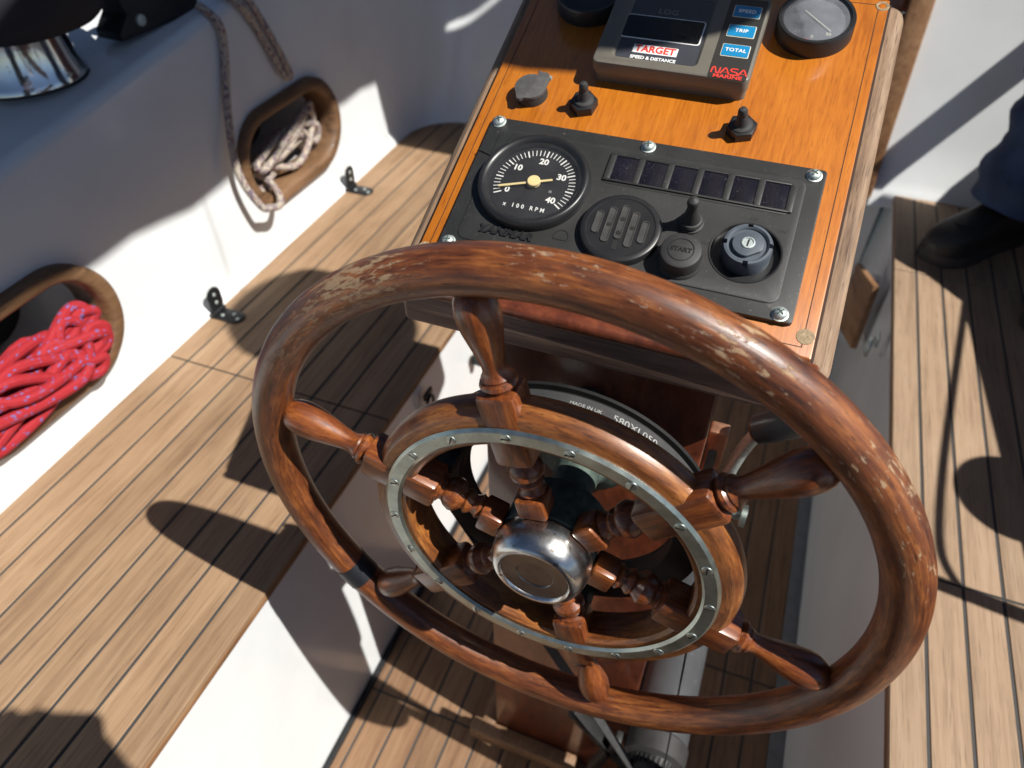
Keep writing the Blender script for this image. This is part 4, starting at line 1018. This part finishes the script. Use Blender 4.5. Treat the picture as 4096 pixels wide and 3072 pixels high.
def shoe(parent, heel, toe, z, up=.0):
    h = Vector((heel[0], heel[1], 0)); t = Vector((toe[0], toe[1], 0)); f = (t - h); Ln = f.length; f.normalize(); s = Vector((-f.y, f.x, 0))
    secs = [(-.02, .018, .03), (.0, .030, .075), (.04, .036, .098), (.09, .036, .105), (.13, .036, .098), (.17, .042, .078), (.21, .048, .066), (.245, .048, .058), (.27, .042, .050), (.288, .030, .038), (.297, .012, .022)]
    K = Ln / .30; up_ = MB(); vs = []; nn = 20
    for x, w_, hh in secs:
        for j in range(nn):
            a = PI * j / (nn - 1); cx = math.cos(a); sy = math.sin(a)
            p = h + f * (x * K) + s * (w_ * (abs(cx) ** .75) * (1 if cx > 0 else -1)); vs.append((p.x, p.y, z + .020 + hh * (sy ** .7)))
    fs = []
    for i in range(len(secs) - 1):
        for j in range(nn - 1): a = i * nn + j; fs.append([a, a + 1, a + 1 + nn, a + nn])
    fs.append(list(range(nn))); fs.append([(len(secs) - 1) * nn + j for j in range(nn)][::-1])
    up_.add(vs, fs); sh_ = up_.build('shoe', 'shoe', parent, sharp=60)
    so_ = MB(); left = [h + f * (x * K) + s * (w_ + .005) for x, w_, _ in secs]; right = [h + f * (x * K) - s * (w_ + .005) for x, w_, _ in secs][::-1]
    so_.prism([(p.x, p.y) for p in left + right], z, z + .024, bev=.004); o = so_.build('sole', 'sole', sh_)
    mb = MB(); q = h + f * (.232 * K); mb.lathe([(.017, 0), (.014, .004), (.010, .006), (0, .0065)], 20, T=tr(q.x, q.y, z + .080)); mb.build('toe_badge', 'sole', sh_)
    return sh_

pe = thing('person', 'person in dark blue jeans and black shoes standing on the starboard bench', 'person', (.55, 1.74, ZB))
pz = Vector(pe.location)
def wl(p): return tuple(Vector(p) - pz)
f_ = Vector((-.7, -.7, 0)).normalized(); s_v = Vector((-f_.y, f_.x, 0))
pel = Vector((.60, 1.56, ZB + .92)); chest = pel + Vector((0, .0, .30)); neck = pel + Vector((-.01, -.01, .55)); hd_ = neck + Vector((-.02, -.02, .10)); top = hd_ + Vector((-.01, -.01, .10))
ank1 = Vector((.492, 1.665, ZB + .09)); kn1 = Vector((.452, 1.665, ZB + .48)); hip1 = pel + s_v * -.09 + Vector((0, 0, -.05))
ank2 = Vector((.66, 1.50, ZB + .09)); kn2 = Vector((.66, 1.56, ZB + .48)); hip2 = pel + s_v * .09 + Vector((0, 0, -.05))
shl = neck + s_v * .19 + Vector((0, 0, -.07)); shr = neck - s_v * .19 + Vector((0, 0, -.07))
ell = shl + Vector((.06, .12, -.29)); elr = shr + Vector((.02, .1, -.29)); wrl = ell + Vector((-.08, -.02, -.24)); wrr = elr + Vector((-.10, .02, -.23))
ch = [[(pel, .115), (chest, .115), (neck + Vector((0, 0, -.04)), .07), (neck + Vector((0, 0, .04)), .058), (hd_, .085), (top, .088), (top + Vector((0, 0, .05)), .06)],
      [(chest, .115), (shl, .068), (ell, .045), (wrl, .030)], [(chest, .115), (shr, .068), (elr, .045), (wrr, .030)],
      [(pel, .115), (hip1, .10), (kn1, .06), (ank1, .04)], [(pel, .115), (hip2, .10), (kn2, .06), (ank2, .04)]]
ch += hand_chains(wrl, (-.3, -.1, -.95), f_, s_v) + hand_chains(wrr, (-.4, .1, -.92), f_, -s_v)
ch = [[(wl(p), r) for p, r in c] for c in ch]
body(graph(ch), 'body', 'skin', pe)
jk = [[(pel + Vector((0, 0, -.08)), .16), (pel + Vector((0, 0, .14)), .16), (chest, .165), (neck + Vector((0, 0, -.05)), .09)], [(chest, .165), (shl, .085), (ell, .062), (wrl + Vector((.015, 0, .05)), .046)], [(chest, .165), (shr, .085), (elr, .062), (wrr + Vector((.015, 0, .05)), .046)]]
body(graph([[(wl(p), r) for p, r in c] for c in jk]), 'jacket', 'jacket', pe)
head(pe, wl(hd_ + Vector((-.01, -.01, .05))), f_)
jm = MB()
jeans_leg(jm, [wl(p) for p in (ank1 + Vector((-.010, -.004, .015)), ank1 + Vector((-.006, 0, .12)), ank1 + Vector((0, .005, .25)), kn1, (kn1 + hip1) / 2, hip1 + Vector((0, 0, .10)))], [.084, .084, .078, .080, .088, .100, .125, .15], 1.3)
jeans_leg(jm, [wl(p) for p in (ank2 + Vector((0, 0, .015)), ank2 + Vector((0, 0, .15)), kn2, (kn2 + hip2) / 2, hip2 + Vector((0, 0, .10)))], [.092, .086, .088, .094, .105, .13, .15], 5.1)
jm.build('jeans', 'jeans', pe, sharp=80)
shoe(pe, wl((.556, 1.748, 0))[:2], wl((.345, 1.538, 0))[:2], 0); shoe(pe, wl((.715, 1.575, 0))[:2], wl((.53, 1.34, 0))[:2], 0)

# photographer behind the camera, whose phone and hands shade the port bench
CAM = Vector((0, 0, 1.35)); pitch, yaw = R(43.315), R(21.206)
fwd = Vector((-math.sin(yaw) * math.cos(pitch), math.cos(yaw) * math.cos(pitch), -math.sin(pitch))); rgt = Vector((math.cos(yaw), math.sin(yaw), 0)); upv = rgt.cross(fwd)
ph_ = thing('phone', 'black phone held out in both hands over the cockpit', 'phone', CAM - fwd * .016 + rgt * .055 - upv * .022)
rm = Matrix((rgt, upv, -fwd)).transposed(); ph_.rotation_euler = rm.to_euler()
mb = MB(); mb.prism(rrect(-.0735, -.036, .0735, .036, .011, 6), -.004, .004); mb.build('case', 'phone', ph_, bevel=.0015)
mb = MB(); mb.prism(rrect(-.070, -.0325, .070, .0325, .008, 6), .0041, .0046); mb.build('screen', 'lcd', ph_)
pg = thing('person', 'person behind the phone, standing aft at the end of the cockpit', 'person', (.12, -.48, 0)); pz = Vector(pg.location)
pel = Vector((.12, -.50, .90)); chest = pel + Vector((-.01, .04, .32)); neck = pel + Vector((-.02, .08, .56)); hd_ = neck + Vector((-.01, .05, .10)); top = hd_ + Vector((0, .01, .10))
shl = neck + Vector((-.18, .0, -.07)); shr = neck + Vector((.18, .02, -.07)); pc0 = Vector(ph_.location)
wrl = pc0 - rgt * .135 - upv * .05 - fwd * .05; wrr = pc0 + rgt * .135 - upv * .05 - fwd * .05
ell = (shl + wrl) / 2 + Vector((-.1, -.02, -.13)); elr = (shr + wrr) / 2 + Vector((.12, -.02, -.13))
h1 = pel + Vector((-.1, 0, -.04)); h2 = pel + Vector((.1, 0, -.04)); k1 = h1 + Vector((-.02, .03, -.42)); k2 = h2 + Vector((.02, .03, -.42)); a1_ = k1 + Vector((-.01, -.03, -.36)); a2_ = k2 + Vector((.01, -.03, -.36))
ch = [[(pel, .115), (chest, .115), (neck + Vector((0, 0, -.04)), .07), (neck + Vector((0, 0, .04)), .058), (hd_, .085), (top, .088), (top + Vector((0, 0, .05)), .06)],
      [(chest, .115), (shl, .068), (ell, .045), (wrl, .030)], [(chest, .115), (shr, .068), (elr, .045), (wrr, .030)], [(pel, .115), (h1, .10), (k1, .062), (a1_, .04)], [(pel, .115), (h2, .10), (k2, .062), (a2_, .04)]]
ch += hand_chains(wrl, (rgt * .75 + upv * .45 + fwd * .35).normalized(), upv, fwd, .95, .3) + hand_chains(wrr, (-rgt * .75 + upv * .45 + fwd * .35).normalized(), upv, fwd, .95, .3)
body(graph([[(wl(p), r) for p, r in c] for c in ch]), 'body', 'skin', pg)
jk = [[(pel + Vector((0, 0, -.08)), .16), (pel + Vector((0, 0, .14)), .16), (chest, .165), (neck + Vector((0, 0, -.05)), .09)], [(chest, .165), (shl, .085), (ell, .062), ((ell + wrl * 3) / 4, .046)], [(chest, .165), (shr, .085), (elr, .062), ((elr + wrr * 3) / 4, .046)]]
body(graph([[(wl(p), r) for p, r in c] for c in jk]), 'jacket', 'jacket', pg)
head(pg, wl(hd_ + Vector((0, .0, .05))), (0, 1, -.2))
jm = MB()
for a_, k_, h_, sd_ in ((a1_, k1, h1, 2.2), (a2_, k2, h2, 7.7)): jeans_leg(jm, [wl(p) for p in (a_, (a_ + k_) / 2, k_, (k_ + h_) / 2, h_ + Vector((0, 0, .1)))], [.088, .084, .088, .10, .13, .15], sd_)
jm.build('jeans', 'jeans', pg, sharp=80)
for a_ in (a1_, a2_): shoe(pg, wl((a_.x, a_.y - .07, 0))[:2], wl((a_.x - .02, a_.y + .22, 0))[:2], 0)

# ------------------------------------------------------------------ boom and added shade casters above the frame
bo = thing('boom', 'boom with the stowed white sail lashed along it above the cockpit', 'boom', (XC, 1.3, 1.99), (R(-1.5), 0, 0))
mb = MB(); mb.tube([(0, -1.5 + 4.5 * i / 30, -.10) for i in range(31)], .035, 20); mb.build('spar', 'alloy', bo)
mb = MB(); pts = [(0.0, -1.4 + 4.2 * i / 60, .0) for i in range(61)]; mb.tube(pts, [.134 + .004 * math.sin(i * 1.7) + .004 * math.sin(i * .6) for i in range(61)], 28); mb.build('stowed_sail', 'sail', bo)
for y in (-1.0, -.3, .4, 1.1, 1.8): e = MB(); e.ring(.136, .146, -.012, .012, 36, T=tr(0, y, 0) @ rot(90, 'X')); e.build('sail_tie', 'canvas', bo)
bg = thing('shade_roll', 'navy canvas roll added above the starboard bench to shade the console', 'roll', (.428, .714, 1.95), (0, 0, R(0)))  # unseen canvas roll added to cast the shadow over the console top
mb = MB(); mb.lathe([(0, -.135), (.07, -.132), (.115, -.115), (.14, -.08), (.145, -.02), (.140, .03), (.12, .08), (.09, .115), (.05, .138), (0, .145)], 40, T=rot(90, 'Y'))
mb.v = [tuple(Vector(v) * (1 + .04 * noise.noise(Vector(v) * 9))) for v in mb.v]; mb.build('roll', 'canvas', bg, sharp=80)
mb = MB(); mb.tube(spline([(-.08, 0, .14), (-.25, .03, .17), (-.43, .05, .18)]), .0015, 6); mb.build('strap', 'rope_dark', bg)
sp0 = thing('shade_hood', 'navy canvas hood added above the frame to shade the bulkhead', 'shade_hood', (XC, 1.9, 1.3))  # unseen hood added to shade the bulkhead and the forward bench end
def hood(part):
    """canvas over the hoops; the two halves meet along a seam left open to let a light streak through"""
    vs = []; fs = []; na = 170; ny = 6
    for i in range(ny + 1):
        for j in range(na + 1):
            a = R(4 + 172 * j / na); X = .66 * math.cos(a); zz = .10 + .40 * math.sin(a) ** .7
            z = 1.3 + zz; u = XC + X - .787 * (z - 1.1)
            yb = 1.816 + .88 * (u + .599) - .115 * (z - 1.1) if -.66 < u < -.46 else 1.77
            gp = .010 if -.60 < u < -.52 else 0
            y0, y1 = (1.46, yb - gp) if part == 0 else (yb + gp, 2.5)
            y = y0 + (y1 - y0) * i / ny; t = max(0, (y - 1.95) / .5); vs.append((X, y - 1.9, zz - .22 * t * t))
    for i in range(ny):
        for j in range(na): q = i * (na + 1) + j; fs.append([q, q + 1, q + na + 2, q + na + 1])
    m_ = MB(); m_.add(vs, fs); return m_
mb = hood(0); h2_ = hood(1); mb.add(h2_.v, h2_.f); mb.build('canvas', 'canvas', sp0, sharp=80)
mb = MB(); mb.tube([(.655 * math.cos(R(a)), 1.47 - 1.9, .09 + .40 * max(0, math.sin(R(a))) ** .7) for a in range(2, 179, 4)], .0125, 10); mb.tube([(.655 * math.cos(R(a)), 1.768 - 1.9, .075 + .40 * max(0, math.sin(R(a))) ** .7) for a in list(range(2, 90, 4))[:16]], .0125, 10); mb.build('hoop', 'alloy', sp0)

# ------------------------------------------------------------------ fix parents of world-positioned parts
for root, names in ((pb, ('locker_lid', 'edge_batten', 'bench_riser', 'hinge', 'latch_knob')),): pass

# ------------------------------------------------------------------ camera, light, world
cam = bpy.data.cameras.new('camera'); co_ = bpy.data.objects.new('camera', cam); COL.objects.link(co_); scene.camera = co_
cam.sensor_fit = 'HORIZONTAL'; cam.sensor_width = 36; cam.lens = 36 * 1575 / 2212; cam.clip_start = .01; cam.clip_end = 500
co_.location = CAM; co_.rotation_euler = Matrix((rgt, upv, -fwd)).transposed().to_euler()
cam.dof.use_dof = True; cam.dof.focus_distance = .60; cam.dof.aperture_fstop = 5.6
AZ, EL = R(99.3), R(51.5)
sd = Vector((math.cos(EL) * math.sin(AZ), math.cos(EL) * math.cos(AZ), math.sin(EL)))
sun = bpy.data.lights.new('sun', 'SUN'); so_ = bpy.data.objects.new('sun', sun); COL.objects.link(so_)
sun.energy = 5.0; sun.angle = R(.55); sun.color = (1.0, .965, .90); so_.rotation_euler = sd.to_track_quat('Z', 'Y').to_euler(); so_.location = (3, 0, 6)
wd = bpy.data.worlds.new('World'); scene.world = wd; wd.use_nodes = True; nt = wd.node_tree
bgn = nt.nodes.get('Background') or nt.nodes.new('ShaderNodeBackground')
sky = nt.nodes.new('ShaderNodeTexSky'); sky.sky_type = 'NISHITA'; sky.sun_disc = False; sky.sun_elevation = EL; sky.sun_rotation = AZ; sky.air_density = .7; sky.dust_density = .3; sky.altitude = 1500
nt.links.new(sky.outputs[0], bgn.inputs[0]); bgn.inputs[1].default_value = .05
scene.view_settings.view_transform = 'Standard'; scene.view_settings.look = 'None'; scene.view_settings.exposure = 0.5; scene.view_settings.gamma = 1
scene.cycles.max_bounces = 8; scene.cycles.use_denoising = True
